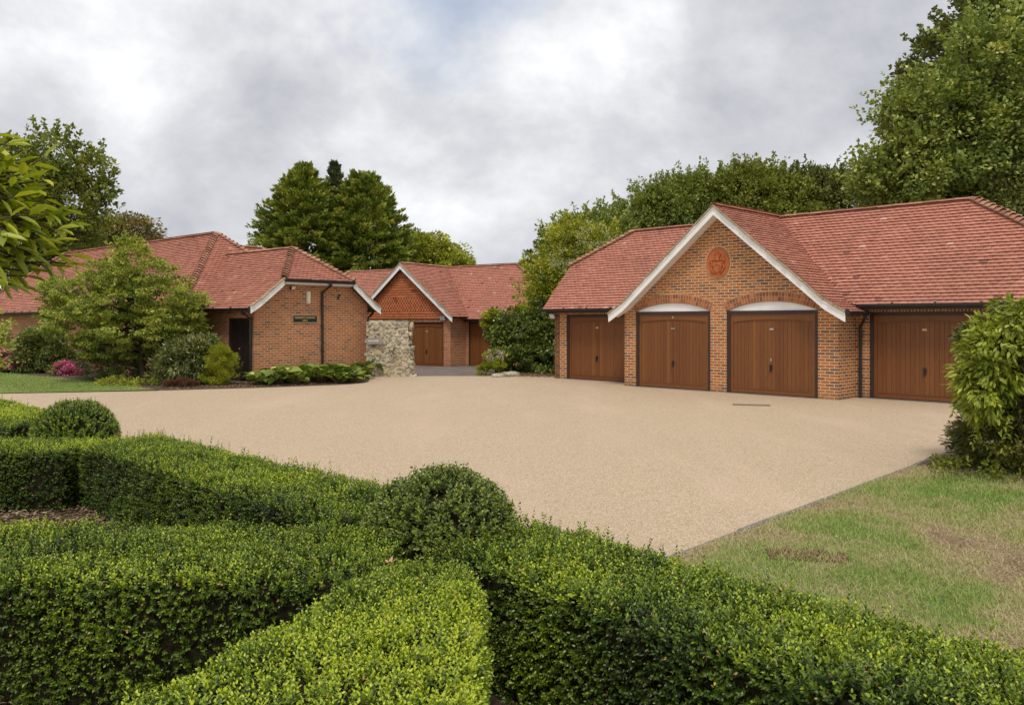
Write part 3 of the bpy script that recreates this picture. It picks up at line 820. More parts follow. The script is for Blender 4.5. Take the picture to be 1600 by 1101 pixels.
# ---------------------------------------------------------------- left building
B = thing('outbuilding', 'long low red brick outbuilding with hipped tile roof and half hipped end wing', 'outbuilding', (-7.87, 25.45, 0), math.atan2(.7557, .6549))
m = MB(); dk = MB(); rgT = random.Random(12)
WX, WZ, WE = 2.19, 4.30, 2.27; WS = (WZ - WE) / 2.49; HZ2 = 3.2; hx = (HZ2 - WE) / WS
wyE = 2.9 + (WZ - WE) / .8475 + .2
planes = []
for s in (-1, 1):
    planes.append([(WX + s * 2.49, 3.3, WE), (WX + s * 2.49, -.3, WE), (WX + s * (2.49 - hx), -.3, HZ2), (WX, 1.26, WZ), (WX, wyE, WZ)])
planes.append([(WX - 2.49 + hx, -.3, HZ2), (WX + 2.49 - hx, -.3, HZ2), (WX, 1.26, WZ)])
MX, MZ = 2.3, 5.16
planes.append([(-.9, 23.6, WE), (-.9, 2.9, WE), (MX, 6.31, MZ), (MX, 20.2, MZ)])
planes.append([(5.5, 2.9, WE), (5.5, 23.6, WE), (MX, 20.2, MZ), (MX, 6.31, MZ)])
planes.append([(-.9, 2.9, WE), (5.5, 2.9, WE), (MX, 6.31, MZ)])
planes.append([(5.5, 23.6, WE), (-.9, 23.6, WE), (MX, 20.2, MZ)])
planes.append([(2.6, 6.0, 2.9), (6.8, 6.0, 2.9), (5.5, 8.3, 4.93), (2.4, 8.3, 4.93)])
planes.append([(6.8, 10.5, 2.9), (2.6, 10.5, 2.9), (2.4, 8.3, 4.93), (5.5, 8.3, 4.93)])
for c in planes: tile_plane(m, c, rgT); slab(dk, c)
roof = m.build('roof', M['tile'], B); dk.build('roof_deck', M['deck'], roof)
m = MB()
ridge_line(m, (WX, 1.26, WZ + .02), (WX, wyE - .2, WZ + .02), rgT); ridge_line(m, (MX, 6.31, MZ + .02), (MX, 20.2, MZ + .02), rgT); ridge_line(m, (2.4, 8.3, 4.95), (5.5, 8.3, 4.95), rgT)
for a, b in (((WX - 2.49 + hx, -.3, HZ2), (WX, 1.26, WZ)), ((WX + 2.49 - hx, -.3, HZ2), (WX, 1.26, WZ)), ((-.9, 2.9, WE), (MX, 6.31, MZ)), ((5.5, 2.9, WE), (MX, 6.31, MZ)),
             ((-.9, 23.6, WE), (MX, 20.2, MZ)), ((6.8, 6.0, 2.9), (5.5, 8.3, 4.93))): bonnets(m, a, b, rgT)
m.build('ridge_tiles', M['ridge'], roof)
w = MB()
zt = lambda x: min(HZ2 - .06, WE - .07 + (2.49 - abs(x - WX)) * WS)
wall_seg(w, 0, .22, [0, .3, WX - 2.49 + hx, WX, WX + 2.49 - hx, 4.1, 4.38], lambda x: -.4, zt)
w.box(0, .22, .22, .29, -.4, 2.25); w.box(0, .22, .29, 1.55, 1.96, 2.25); w.box(0, .22, 1.55, 3.3, -.4, 2.25)
w.box(4.16, 4.38, .22, 8, -.4, 2.25); w.box(-.6, 0, 3.2, 3.42, -.4, 2.25); w.box(-.6, -.38, 3.42, 23.3, -.4, 2.25); w.box(-.6, 5.2, 23.3, 23.5, -.4, 2.2); w.box(4.98, 5.2, 8, 23.3, -.4, 2.2); w.box(4.2, 5.2, 7.8, 7.999, -.4, 2.2)
w.build('wall', M['brick_old'], B, uv=True)
# louvred double door in the wing's side
m = MB(); m.box(.05, .10, .29, .34, 0, 1.96); m.box(.05, .10, 1.50, 1.55, 0, 1.96); m.box(.05, .10, .34, 1.50, 1.90, 1.96)
for e in (.34, .90): m.box(.055, .09, e, e + .05, .02, 1.90); m.box(.055, .09, e + .53, e + .58, .02, 1.90)
m.box(.095, .12, .3, 1.54, .02, 1.94)
for a, b in ((.39, .87), (.95, 1.43)):
    for k in range(44):
        z = .06 + k * .0415; m.add([(.06, a, z), (.06, b, z), (.092, b, z + .036), (.092, a, z + .036), (.066, a, z - .006), (.066, b, z - .006), (.096, b, z + .03), (.096, a, z + .03)], [(3, 2, 1, 0), (4, 5, 6, 7), (0, 1, 5, 4), (1, 2, 6, 5), (2, 3, 7, 6), (3, 0, 4, 7)])
ld = m.build('louvred_door', M['louvre'], B)
m = MB(); m.ball((.04, .93, 1.0), .02, 8, 6); m.tube([(.04, .93, 1.0), (.06, .93, 1.0)], .01, 6); m.build('door_knob', M['gold'], ld)
for s in (-1, 1):
    xa, xb = WX + s * 2.52, WX + s * (2.49 - hx); xk = WX + s * 2.2
    zk = WE + .29 * WS
    pts = [(xa, WE + .03), (xk, zk - .01), (xb, HZ2 - .02)]
    barge(B, pts if s < 0 else pts[::-1], -.335, -.30, .20)
m = MB(); m.prism_y([(WX - 2.49 + hx, HZ2 - .10), (WX + 2.49 - hx, HZ2 - .10), (WX + 2.49 - hx, HZ2 - .17), (WX - 2.49 + hx, HZ2 - .17)], -.28, -.005); m.build('soffit', M['white'], B)
# sign and lights fixed to the end wall
def b_at(p):
    k = (p - 800) / 1300; return (k * 25.45 + 7.87) / (.6549 - k * .7557)
def z_on(p, y):
    b = b_at(p); return CAMH + (503 - y) / 1300 * (25.45 + .7557 * b)
dpx = b_at(502)
gutter(B, (WX - 2.49 + hx + .02, -.37, HZ2 - .05), (WX + 2.49 - hx - .02, -.37, HZ2 - .05))
gutter(B, (WX - 2.55, -.28, WE - .03), (WX - 2.55, 2.85, WE - .03)); gutter(B, (WX + 2.55, -.28, WE - .03), (WX + 2.55, 3.2, WE - .03)); gutter(B, (-.96, 2.8, WE - .03), (-.96, 23.6, WE - .03))
downpipe(B, [(dpx + .12, -.37, HZ2 - .08), (dpx + .12, -.35, HZ2 - .17), (dpx, -.06, HZ2 - .40), (dpx, -.06, .0)], .042, [(dpx, -.06, 2.4), (dpx, -.06, .9), (dpx, -.06, 1.7)])
downpipe(B, [(-.33, .2, WE - .06), (-.32, .2, WE - .14), (-.07, .13, WE - .32), (-.07, .13, .0)], .042, [(-.07, .13, 1.2)])
downpipe(B, [(-.96, 13.2, WE - .06), (-.68, 13.2, WE - .3), (-.68, 13.2, 0)], .042, [(-.68, 13.2, 1.2)])
downpipe(B, [(WX + 2.53, .1, WE - .06), (WX + 2.5, .1, WE - .14), (4.46, .1, WE - .32), (4.46, .1, .0)], .042)
ba = B.rotation_euler[2]
sx0, sx1 = b_at(457), b_at(495); szc = z_on(476, 498.2)
t = thing('sign', 'black sign with gold lettering and rim on the brick end wall', 'sign', gl(B, (sx0 + sx1) / 2, -.004, szc), ba)
hw = (sx1 - sx0) / 2; m = MB(); m.box(-hw, hw, -.018, .004, -.115, .115); m.build('sign_board', M['signblack'], t)
m = MB()
for a in (-1, 1): m.box(-hw, hw, -.024, -.017, a * .115 - .007, a * .115 + .007); m.box(a * hw - .007, a * hw + .007, -.0235, -.0165, -.103, .103)
m.build('sign_rim', M['gold'], t)
for txt, z, s in (('RESIDENTS PARKING', .012, .083), ('ONLY', -.073, .075)):
    cu = bpy.data.curves.new('sign_text', 'FONT'); cu.body = txt; cu.size = s; cu.align_x = 'CENTER'; cu.extrude = .002; cu.offset = .001
    o = bpy.data.objects.new('sign_text', cu); col.objects.link(o); o.parent = t; o.location = (0, -.021, z); o.rotation_euler = (R(90), 0, 0); cu.materials.append(M['gold'])
    if s > .08: o.scale = (min(1, (2 * hw - .06) / .83), 1, 1)
    bpy.context.view_layer.update(); me = bpy.data.meshes.new_from_object(o.evaluated_get(bpy.context.evaluated_depsgraph_get())); o2 = bpy.data.objects.new('sign_text', me); col.objects.link(o2)
    o2.parent = t; o2.location = o.location; o2.rotation_euler = o.rotation_euler; o2.scale = o.scale; bpy.data.objects.remove(o); o2.name = 'sign_text'
t = thing('wall_light', 'tall cream bulkhead light above the black sign', 'light', gl(B, b_at(481), 0, z_on(481, 465)), ba)
m = MB(); m.prism_z([(-.065, 0), (-.065, -.05), (-.045, -.085), (.045, -.085), (.065, -.05), (.065, 0)], -.19, .19); m.build('light_cover', M['cream'], t)
m = MB(); m.box(-.075, .075, -.012, .005, -.215, .205); m.build('light_base', M['metal'], t)
floodlight('spotlight', 'small black spotlight under the left end of the gutter', gl(B, b_at(454), 0, z_on(454, 450)), ba, 20, .12, 'spotlight', 'black')
t = thing('security_sensor', 'small dark dome sensor on a stalk right of the downpipe', 'sensor', gl(B, b_at(528), 0, z_on(528, 461)), ba)
m = MB(); m.tube([(0, 0, -.1), (0, -.06, -.07), (0, -.09, .0)], .018, 7); m.ball((0, -.09, .02), (.05, .05, .04), 8, 6); m.box(-.03, .03, -.012, .004, -.13, -.05); m.build('sensor_body', M['black'], t)
m = MB(); m.ball((0, -.09, .045), (.045, .045, .03), 8, 6); m.build('sensor_cap', M['lens'], t)


# ---------------------------------------------------------------- back garage with tile hung gable
K = thing('garage_building', 'far brick garage with orange tile hung gable and two brown doors', 'garage', (-3.21, 39.0, -.26), math.atan2(-.5446, .8387))
m = MB(); dk = MB(); rgT = random.Random(13)
AX, AZ, TZ, HW = -2.41, 4.93, 2.36, 3.13; GS = (AZ - TZ) / HW; kE, kR, kZ = .9, 3.5, 2.26; KS = (AZ - kZ) / (kR - kE)
ym2 = lambda z: kE + (z - kZ) / KS + .16
xa, xb = -11.2, 4.0
frontp = [(xa, kE, kZ), (xb, kE, kZ), (xb, 2.3, kZ + 1.4 * KS), (1.86, kR, AZ), (-9.3, kR, AZ), (xa, 2.3, kZ + 1.4 * KS)]
pl = [frontp, [(x, 2 * kR - y, z) for x, y, z in frontp], [(xb, 2.3, kZ + 1.4 * KS), (xb, 2 * kR - 2.3, kZ + 1.4 * KS), (1.86, kR, AZ)], [(xa, 2 * kR - 2.3, kZ + 1.4 * KS), (xa, 2.3, kZ + 1.4 * KS), (-9.3, kR, AZ)]]
for s in (1, -1): pl.append([(AX + s * HW, -.3, TZ), (AX + s * HW, ym2(TZ), TZ), (AX, kR + .05, AZ), (AX, -.3, AZ)])
for c in pl: tile_plane(m, c, rgT, gauge=.12, width=.175); slab(dk, c)
roof = m.build('roof', M['tile'], K); dk.build('roof_deck', M['deck'], roof)
m = MB(); ridge_line(m, (-9.3, kR, AZ), (1.86, kR, AZ), rgT); ridge_line(m, (AX, -.3, AZ + .02), (AX, kR, AZ + .02), rgT)
bonnets(m, (xb, 2.3, kZ + 1.4 * KS), (1.86, kR, AZ), rgT); bonnets(m, (xa, 2.3, kZ + 1.4 * KS), (-9.3, kR, AZ), rgT)
m.build('ridge_tiles', M['ridge'], roof)
w = MB(); gx0, gx1 = AX - 2.8, .40
zt2 = lambda x: AZ - .12 - GS * abs(x - AX)
wall_seg(w, 0, .22, [gx0, gx0 + .35], lambda x: -.5, zt2); wall_seg(w, 0, .22, [gx0 + .35, -2.75], lambda x: 2.1, zt2)
wall_seg(w, 0, .22, [-2.75, AX - .1, -2.10], lambda x: -.5, zt2); wall_seg(w, 0, .22, [-2.10, -1, 0], lambda x: 2.1, zt2); wall_seg(w, 0, .22, [0, .2, gx1], lambda x: -.5, zt2)
w.box(gx1 - .22, gx1, .22, 1.2, -.5, 2.3); w.box(gx0, gx0 + .22, .22, 1.2, -.5, 2.3)
for a, b, z0 in ((xa + .2, gx0, -.5), (gx1, .57, -.5), (.57, 2.9, 2.1), (2.9, 3.8, -.5)): w.box(a, b, 1.2, 1.42, z0, 2.3)
w.box(3.58, 3.8, 1.42, 5.5, -.5, 3.6); w.box(xa + .2, xa + .42, 1.42, 5.5, -.5, 3.6); w.box(xa + .2, 3.8, 5.5, 5.7, -.5, 2.3)
wall = w.build('wall', M['brick_old'], K, uv=True)
m = MB(); m.box(gx0 + .01, gx1 - .01, -.012, .01, 2.105, 2.225); m.build('soldier_course', M['soldier'], wall, uv=True)
garage_door(K, -2.10, 0, 0, 2.1, 0, 31, fw=.07); garage_door(K, gx0 + .35, -2.75, 0, 2.1, 0, 32, fw=.07); garage_door(K, .57, 2.9, 0, 2.1, 1.2, 33, fw=.07)
m = MB()
rows = lambda r: 1 if (3 <= r <= 8 or r >= 17) else 0
c = [(gx0 - .1, -.035, 2.27), (gx1 + .1, -.035, 2.27), (AX, -.035, 2.27 + (gx1 + .1 - AX) * GS * 1.02)]
tile_plane(m, c, rgT, gauge=.115, width=.165, lift=.050, style=rows, over=0)
th_ = m.build('tile_hanging', M['hung'], K)
m = MB(); m.prism_y([(gx0 - .08, 2.23), (gx1 + .08, 2.23), (AX, 2.23 + (gx1 - AX) * GS)], -.03, -.005); m.build('tile_backing', M['hung'], th_)
barge(K, [(AX - HW, TZ - .03), (AX, AZ - .03), (AX + HW, TZ - .03)], -.31, -.27, .24)
gutter(K, (gx1 + .35, kE - .05, kZ - .05), (xb, kE - .05, kZ - .05))
m = MB(); m.box(gx1 + .1, xb - .1, kE + .02, 1.195, 2.13, 2.2); m.build('fascia', M['frame'], K)
floodlight('floodlight', 'grey floodlight below the right tip of the tile hung gable', gl(K, .05, 0, 2.27), K.rotation_euler[2], 25, .24)

# ---------------------------------------------------------------- rubble stone wall beside the left building
t = thing('stone_wall', 'rough cream rubble stone wall with a battered end beside the brick building', 'wall', (-4.93, 28.0, 0), R(2))
rg = random.Random(8); WL = 1.55
m = MB(); m.prism_y([(0.02, -.3), (WL + .06, -.3), (WL - .06, .8), (WL - .16, 1.84), (0.02, 1.84)], .06, .70); core = m.build('wall_core', M['rubblemortar'], t)
m = MB(); ts = []
z = .02; placed = []
tries = 0
while len(placed) < 420 and tries < 14000:
    tries += 1; q = rg.choice((.07, .09, .11, .13)) if tries < 2500 else rg.uniform(.035, .07)
    zz_ = rg.uniform(.0, 1.8); xmax = WL + .10 - .16 * zz_ + .12 * max(0, .35 - zz_); xx = rg.uniform(.05, xmax)
    if all(math.hypot(xx - a, zz_ - b) > (q + c_) * .88 for a, b, c_ in placed):
        placed.append((xx, zz_, q))
        n_ = rg.choice((5, 5, 6, 7)); th = rg.uniform(0, 6.3); yy = .055 - rg.uniform(.0, .028); el_ = rg.uniform(.6, 1.0); tl = rg.uniform(-.7, .7); fr = []
        for k in range(n_):
            a_ = th + 6.283 * (k + rg.uniform(-.28, .28)) / n_; r_ = q * rg.uniform(.9, 1.25); u_, v_ = r_ * math.cos(a_) * 1.15, r_ * math.sin(a_) * el_
            fr.append((xx + u_ * math.cos(tl) - v_ * math.sin(tl), zz_ + u_ * math.sin(tl) + v_ * math.cos(tl)))
        cx_ = sum(f[0] for f in fr) / n_; cz_ = sum(f[1] for f in fr) / n_; tt = min(1, max(0, rg.gauss(.55, .27)))
        vs = [(a_, .09, b_) for a_, b_ in fr] + [(cx_ + (a_ - cx_) * rg.uniform(.66, .9), yy - rg.uniform(-.01, .02), cz_ + (b_ - cz_) * rg.uniform(.66, .9)) for a_, b_ in fr] + [(cx_, yy - rg.uniform(.0, .03), cz_)]
        m.add(vs, [(k, (k + 1) % n_, (k + 1) % n_ + n_, k + n_) for k in range(n_)] + [(k + n_, (k + 1) % n_ + n_, 2 * n_) for k in range(n_)], tt)
for k in range(46):
    m.ball((WL + .03 - .14 * (k / 25 if k < 26 else .5), rg.uniform(.1, .66), rg.uniform(0, 1.75)), (.07, .10, .09), 7, 5, rg.random(), .2, rg)
for k in range(22): m.ball((rg.uniform(.05, WL - .2), rg.uniform(.1, .65), 1.83), (.11, .10, .06), 7, 5, rg.random(), .2, rg)
mt, tr, p, o = mat_new('rubble_stone')
r_ = ramp(tr, [(0, (.13, .12, .11)), (.2, (.24, .21, .16)), (.5, (.34, .30, .22)), (.75, (.45, .40, .30)), (.9, (.44, .33, .17)), (1, (.56, .52, .45))], tint_node(tr))
cc = mixc(tr, .6, r_.outputs[0], ramp(tr, [(.3, .25), (.7, .8)], noise(tr, 13, 6, .65)).outputs[0], 'OVERLAY')
tr.links.new(cc, p.inputs['Base Color']); p.inputs['Roughness'].default_value = .95; bump(tr, p, noise(tr, 22, 5), .8, .02)
m.build('stones', mt, t)
t = thing('wall_plaque', 'weathered grey plank sign with faint white lettering on the stone wall', 'sign', (-4.62, 27.98, 1.21), R(2))
m = MB(); m.box(-.27, .27, -.035, .0, -.115, .09); m.build('sign_board', M['plank'], t)
m = MB(); rg = random.Random(2); x = -.2
while x < .12:
    q = rg.uniform(.014, .024); m.box(x, x + .006, -.0375, -.034, -.022, .018); m.box(x + .0065, x + q, -.0370, -.034, rg.choice((-.022, -.002)), rg.choice((-.002, .006)) + .008); x += q + .010
m.build('worn_lettering', M['white'], t)


# ---------------------------------------------------------------- hedges
BOX = [(0, (.009, .022, .005)), (.3, (.022, .052, .007)), (.55, (.045, .098, .009)), (.8, (.095, .178, .013)), (.95, (.165, .265, .020)), (1, (.24, .16, .08))]
M['box'] = leaf_mat('box_leaf', BOX, .36, .20, .5)
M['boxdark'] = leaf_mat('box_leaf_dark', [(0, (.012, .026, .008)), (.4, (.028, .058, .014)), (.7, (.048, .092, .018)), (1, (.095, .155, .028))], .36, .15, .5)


def sprigs(pos, nrm, rg, ln=(.05, .105), pairs=5, leaf=.020, base_t=.30, tip=.45, upw=.6, fold=True, dt=0):
    n = len(pos); d = unit(nrm + np.array([0, 0, upw]) + rg.normal(0, .38, (n, 3)))
    l = rg.uniform(*ln, n); a0 = unit(np.cross(d, rg.normal(0, 1, (n, 3)))); b0 = np.cross(d, a0)
    sp_t = rg.normal(0, .11, n) + dt
    Ps, As, Ns, Ls, Ts = [], [], [], [], []
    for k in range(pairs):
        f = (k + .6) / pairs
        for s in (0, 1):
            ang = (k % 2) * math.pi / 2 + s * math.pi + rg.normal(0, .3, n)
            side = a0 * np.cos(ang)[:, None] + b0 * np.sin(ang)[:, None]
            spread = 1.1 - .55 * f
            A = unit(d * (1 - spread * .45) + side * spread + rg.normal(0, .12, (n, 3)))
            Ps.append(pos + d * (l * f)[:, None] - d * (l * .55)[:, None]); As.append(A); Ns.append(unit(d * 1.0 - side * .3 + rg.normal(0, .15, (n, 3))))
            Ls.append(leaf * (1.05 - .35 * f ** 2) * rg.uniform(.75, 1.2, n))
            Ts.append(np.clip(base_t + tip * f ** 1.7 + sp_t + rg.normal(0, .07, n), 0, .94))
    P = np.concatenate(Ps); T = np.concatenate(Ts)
    brown = rg.random(len(T)) < .009; T[brown] = 1.0
    Ln = np.concatenate(Ls)
    return leaves(P, np.concatenate(As), np.concatenate(Ns), Ln, Ln * .55, T, fold)


def hedge(label, P, Q, w0, w1, h, dens, seed, mat='box', base_t=.30, tip=.45, leaf=.020, shoots=60, capP=True, capQ=True, cat='hedge', fold=True, hQ=None):
    rg = np.random.default_rng(seed); P = np.array(P, float); Q = np.array(Q, float); Ln = np.linalg.norm(Q - P); e = (Q - P) / Ln; sd = np.array([-e[1], e[0]])
    hQ = h if hQ is None else hQ
    t_ = thing('box_hedge', label, cat, (P[0], P[1], 0), 0, 'clipped box hedges of the parterre')
    r = .09
    wm = (w0 + w1) / 2; hm = (h + hQ) / 2
    per = [hm - r, r * 1.57, wm - 2 * r, r * 1.57, hm - r]; tot = sum(per)
    n = int(Ln * tot * dens); u = rg.uniform(0, Ln, n); q = rg.uniform(0, tot, n)
    W = (w0 + (w1 - w0) * u / Ln) / 2; Hh = h + (hQ - h) * u / Ln
    c = np.zeros(n); z = np.zeros(n); nc = np.zeros(n); nz = np.zeros(n); acc = np.cumsum(per)
    k = q < acc[0]; c[k] = -W[k]; z[k] = q[k] / per[0] * (Hh[k] - r); nc[k] = -1
    k = (q >= acc[0]) & (q < acc[1]); a = (q[k] - acc[0]) / r; c[k] = -W[k] + r - r * np.cos(a); z[k] = Hh[k] - r + r * np.sin(a); nc[k] = -np.cos(a); nz[k] = np.sin(a)
    k = (q >= acc[1]) & (q < acc[2]); c[k] = -W[k] + r + (q[k] - acc[1]) / per[2] * 2 * (W[k] - r); z[k] = Hh[k]; nz[k] = 1
    k = (q >= acc[2]) & (q < acc[3]); a = (q[k] - acc[2]) / r; c[k] = W[k] - r + r * np.sin(a); z[k] = Hh[k] - r + r * np.cos(a); nc[k] = np.sin(a); nz[k] = np.cos(a)
    k = q >= acc[3]; c[k] = W[k]; z[k] = (Hh[k] - r) * (1 - (q[k] - acc[3]) / per[4]); nc[k] = 1
    pos = np.stack([e[0] * u + sd[0] * c, e[1] * u + sd[1] * c, z], -1); nrm = np.stack([sd[0] * nc, sd[1] * nc, nz], -1)
    for cap, u0, sg, ww, hh in ((capP, 0, -1, w0, h), (capQ, Ln, 1, w1, hQ)):
        if cap:
            m_ = int(ww * hh * dens); cc_ = rg.uniform(-ww / 2 + .03, ww / 2 - .03, m_); z2 = rg.uniform(0, hh - .03, m_)
            pos = np.concatenate([pos, np.stack([e[0] * u0 + sd[0] * cc_, e[1] * u0 + sd[1] * cc_, z2], -1)]); nrm = np.concatenate([nrm, np.tile([sg * e[0], sg * e[1], 0.0], (m_, 1))])
    g1 = pos + np.array([P[0], P[1], 0])
    ds = .09 * (fbm(g1[:, 0] * 3.1 + g1[:, 2] * 2, g1[:, 1] * 3.1 + g1[:, 2] * 2.3, 7, 3) - .5) + .03 * (fbm(g1[:, 0] * 11, g1[:, 1] * 11 + g1[:, 2] * 9, 9, 2) - .5)
    pos = pos + nrm * (ds - .01)[:, None]
    top = nrm[:, 2] > .4
    thin = fbm(g1[:, 0] * 4.5 + 31, g1[:, 1] * 4.5 + g1[:, 2] * 4, 27, 3)
    kp = top | (thin < .60) | (rg.random(len(thin)) < .6); pos, nrm, g1, top = pos[kp], nrm[kp], g1[kp], top[kp]
    big = fbm(g1[:, 0] * 1.6, g1[:, 1] * 1.6 + g1[:, 2], 17, 3) - .5
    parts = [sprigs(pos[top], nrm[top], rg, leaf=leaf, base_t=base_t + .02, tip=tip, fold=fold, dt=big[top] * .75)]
    parts.append(sprigs(pos[~top], nrm[~top], rg, leaf=leaf, base_t=base_t - .12, tip=tip * .60, upw=.35, fold=fold, pairs=5, dt=big[~top] * .75))  # sides tinted darker: shade of the fronts put into leaf colour, besides older leaves
    if shoots:
        ii = rg.choice(np.flatnonzero(top), min(shoots, top.sum()), replace=False)
        sh = pos[ii] + np.array([0, 0, .03])
        parts.append(sprigs(sh, nrm[ii] + np.array([0, 0, 1.0]), rg, ln=(.10, .20), pairs=10, leaf=leaf * 1.05, base_t=base_t + .1, tip=tip * .8, fold=fold))
    V, F_, T = join(parts)
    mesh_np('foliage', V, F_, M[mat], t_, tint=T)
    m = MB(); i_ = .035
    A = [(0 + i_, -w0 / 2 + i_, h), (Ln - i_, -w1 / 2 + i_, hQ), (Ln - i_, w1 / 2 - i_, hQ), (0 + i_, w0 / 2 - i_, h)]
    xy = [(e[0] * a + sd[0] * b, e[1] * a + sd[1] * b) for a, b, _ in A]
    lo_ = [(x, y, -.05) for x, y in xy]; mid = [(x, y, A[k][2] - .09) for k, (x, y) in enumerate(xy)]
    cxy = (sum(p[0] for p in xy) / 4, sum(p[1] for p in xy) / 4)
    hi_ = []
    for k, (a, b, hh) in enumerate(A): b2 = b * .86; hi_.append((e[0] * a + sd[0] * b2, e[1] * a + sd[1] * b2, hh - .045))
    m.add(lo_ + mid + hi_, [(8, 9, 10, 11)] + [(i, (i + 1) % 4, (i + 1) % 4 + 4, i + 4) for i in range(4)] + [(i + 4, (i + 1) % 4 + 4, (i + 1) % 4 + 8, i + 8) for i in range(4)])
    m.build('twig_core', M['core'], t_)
    return t_


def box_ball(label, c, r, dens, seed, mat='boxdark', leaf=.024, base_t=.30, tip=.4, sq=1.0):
    rg = np.random.default_rng(seed)
    t_ = thing('box_ball', label, 'topiary', (c[0], c[1], 0), 0, 'clipped box balls of the parterre')
    n = int(4 * math.pi * r * r * dens); d = unit(rg.normal(0, 1, (n, 3))); d = d[d[:, 2] > -.75]
    ds = 1 + .10 * (fbm(d[:, 0] * 2.5 + 5, d[:, 1] * 2.5 + d[:, 2] * 2, seed, 3) - .5)
    pos = d * (r * ds)[:, None] * np.array([1, 1, sq]) + np.array([0, 0, c[2]])
    parts = [sprigs(pos, d, rg, leaf=leaf, base_t=base_t, tip=tip, ln=(.05, .10), upw=.4)]
    k = d[:, 2] > .2; ii = rg.choice(np.flatnonzero(k), 170); parts.append(sprigs(pos[ii], d[ii], rg, ln=(.09, .17), pairs=7, leaf=leaf, base_t=base_t, tip=tip, upw=1.2))
    V, F_, T = join(parts); mesh_np('foliage', V, F_, M[mat], t_, tint=T)
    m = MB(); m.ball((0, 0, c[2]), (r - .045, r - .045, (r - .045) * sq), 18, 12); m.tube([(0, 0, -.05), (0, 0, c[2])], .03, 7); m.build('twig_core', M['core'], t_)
    return t_


HZ_ = .62
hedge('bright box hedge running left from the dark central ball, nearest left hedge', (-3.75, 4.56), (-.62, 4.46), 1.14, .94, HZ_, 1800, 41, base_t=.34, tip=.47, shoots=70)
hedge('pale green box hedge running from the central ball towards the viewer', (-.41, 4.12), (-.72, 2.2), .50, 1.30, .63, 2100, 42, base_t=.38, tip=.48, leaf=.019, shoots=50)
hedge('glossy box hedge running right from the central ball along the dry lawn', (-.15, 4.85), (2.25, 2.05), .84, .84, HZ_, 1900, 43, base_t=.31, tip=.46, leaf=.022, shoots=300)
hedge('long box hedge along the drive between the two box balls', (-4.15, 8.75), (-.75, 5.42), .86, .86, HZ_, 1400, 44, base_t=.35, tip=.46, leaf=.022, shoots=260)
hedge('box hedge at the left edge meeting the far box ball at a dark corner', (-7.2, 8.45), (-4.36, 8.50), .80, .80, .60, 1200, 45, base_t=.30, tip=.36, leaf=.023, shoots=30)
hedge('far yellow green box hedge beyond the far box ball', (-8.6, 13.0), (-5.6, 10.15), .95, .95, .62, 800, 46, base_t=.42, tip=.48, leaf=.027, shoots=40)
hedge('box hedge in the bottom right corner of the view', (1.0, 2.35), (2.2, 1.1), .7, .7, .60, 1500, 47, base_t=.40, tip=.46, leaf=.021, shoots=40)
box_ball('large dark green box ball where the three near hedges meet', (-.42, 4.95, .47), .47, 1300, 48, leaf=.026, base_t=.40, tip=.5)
box_ball('smaller box ball at the far left end of the long hedge', (-5.12, 9.75, .44), .46, 1000, 49, mat='box', base_t=.30, tip=.42, leaf=.025)
# curled dry leaf on the pale hedge
rg = np.random.default_rng(3); ang = np.array([0, 1.2, 2.5, 3.9, 5.1])
V, F_, T = leaves(np.tile([[0, 0, 0.0]], (5, 1)), np.stack([np.cos(ang), np.sin(ang), .35 + 0 * ang], -1), np.tile([[0, 0, 1.0]], (5, 1)), np.array([.05, .045, .03, .04, .035]), .02, np.full(5, 1.0), True, -.3)
o = mesh_np('fallen_leaf', V, F_, leaf_mat('tan_leaf', [(0, (.42, .26, .16)), (1, (.50, .30, .19))], .9, .1, .1, False), tint=T); o.location = (-.60, 4.05, .665)
tag(o, 'curled pale brown fallen leaf lying on the pale box hedge', 'leaf')


# ---------------------------------------------------------------- trees and shrubs
def crown_geo(lobes, nclump, cr, per, ll, lw, seed, tint=.5, tvar=.14, fold=False, out_w=.9, droop=-.15, flat=.7, inner=.35, lvar=.13, jag=0.0):
    rg = np.random.default_rng(seed); lobes = np.array(lobes, float)
    vol = np.cbrt(lobes[:, 3] * lobes[:, 4] * lobes[:, 5]) ** 2; pi_ = vol / vol.sum()
    li = rg.choice(len(lobes), nclump * 3, p=pi_); d = unit(rg.normal(0, 1, (len(li), 3)))
    rr = np.where(rg.random(len(li)) < inner, rg.uniform(.35, .85, len(li)), rg.uniform(.86, 1.06 + jag, len(li)))
    C = lobes[li, :3] + d * lobes[li, 3:6] * rr[:, None]
    deep = np.zeros(len(C), bool)
    for l in lobes: deep |= (((C - l[:3]) / l[3:6]) ** 2).sum(1) < .30
    C, d, li = C[~deep][:nclump], d[~deep][:nclump], li[~deep][:nclump]; n = len(C)
    if C[:, 2].min() < .05: k = C[:, 2] > .05; C, d, li = C[k], d[k], li[k]; n = len(C)
    cs = cr * rg.uniform(.6, 1.35, n)
    off = rg.normal(0, 1, (n, per, 3)); off *= (rg.random((n, per, 1)) ** .25) / np.linalg.norm(off, axis=2, keepdims=True)
    off *= cs[:, None, None] * np.array([1, 1, flat])
    P = (C[:, None] + off).reshape(-1, 3)
    A = unit(d[:, None] * out_w + unit(off) * .7 + rg.normal(0, .45, (n, per, 3)) + np.array([0, 0, droop])).reshape(-1, 3)
    N = unit(np.array([0, 0, .8]) + d[:, None] * .45 + rg.normal(0, .5, (n, per, 3))).reshape(-1, 3)
    T = np.clip(tint + rg.normal(0, tvar, n)[:, None] + rg.normal(0, lvar, (n, per)), 0, 1).ravel()
    s = rg.uniform(.7, 1.25, len(P)); k = P[:, 2] > .02
    return leaves(P[k], A[k], N[k], ll * s[k], lw * s[k], T[k], fold), C


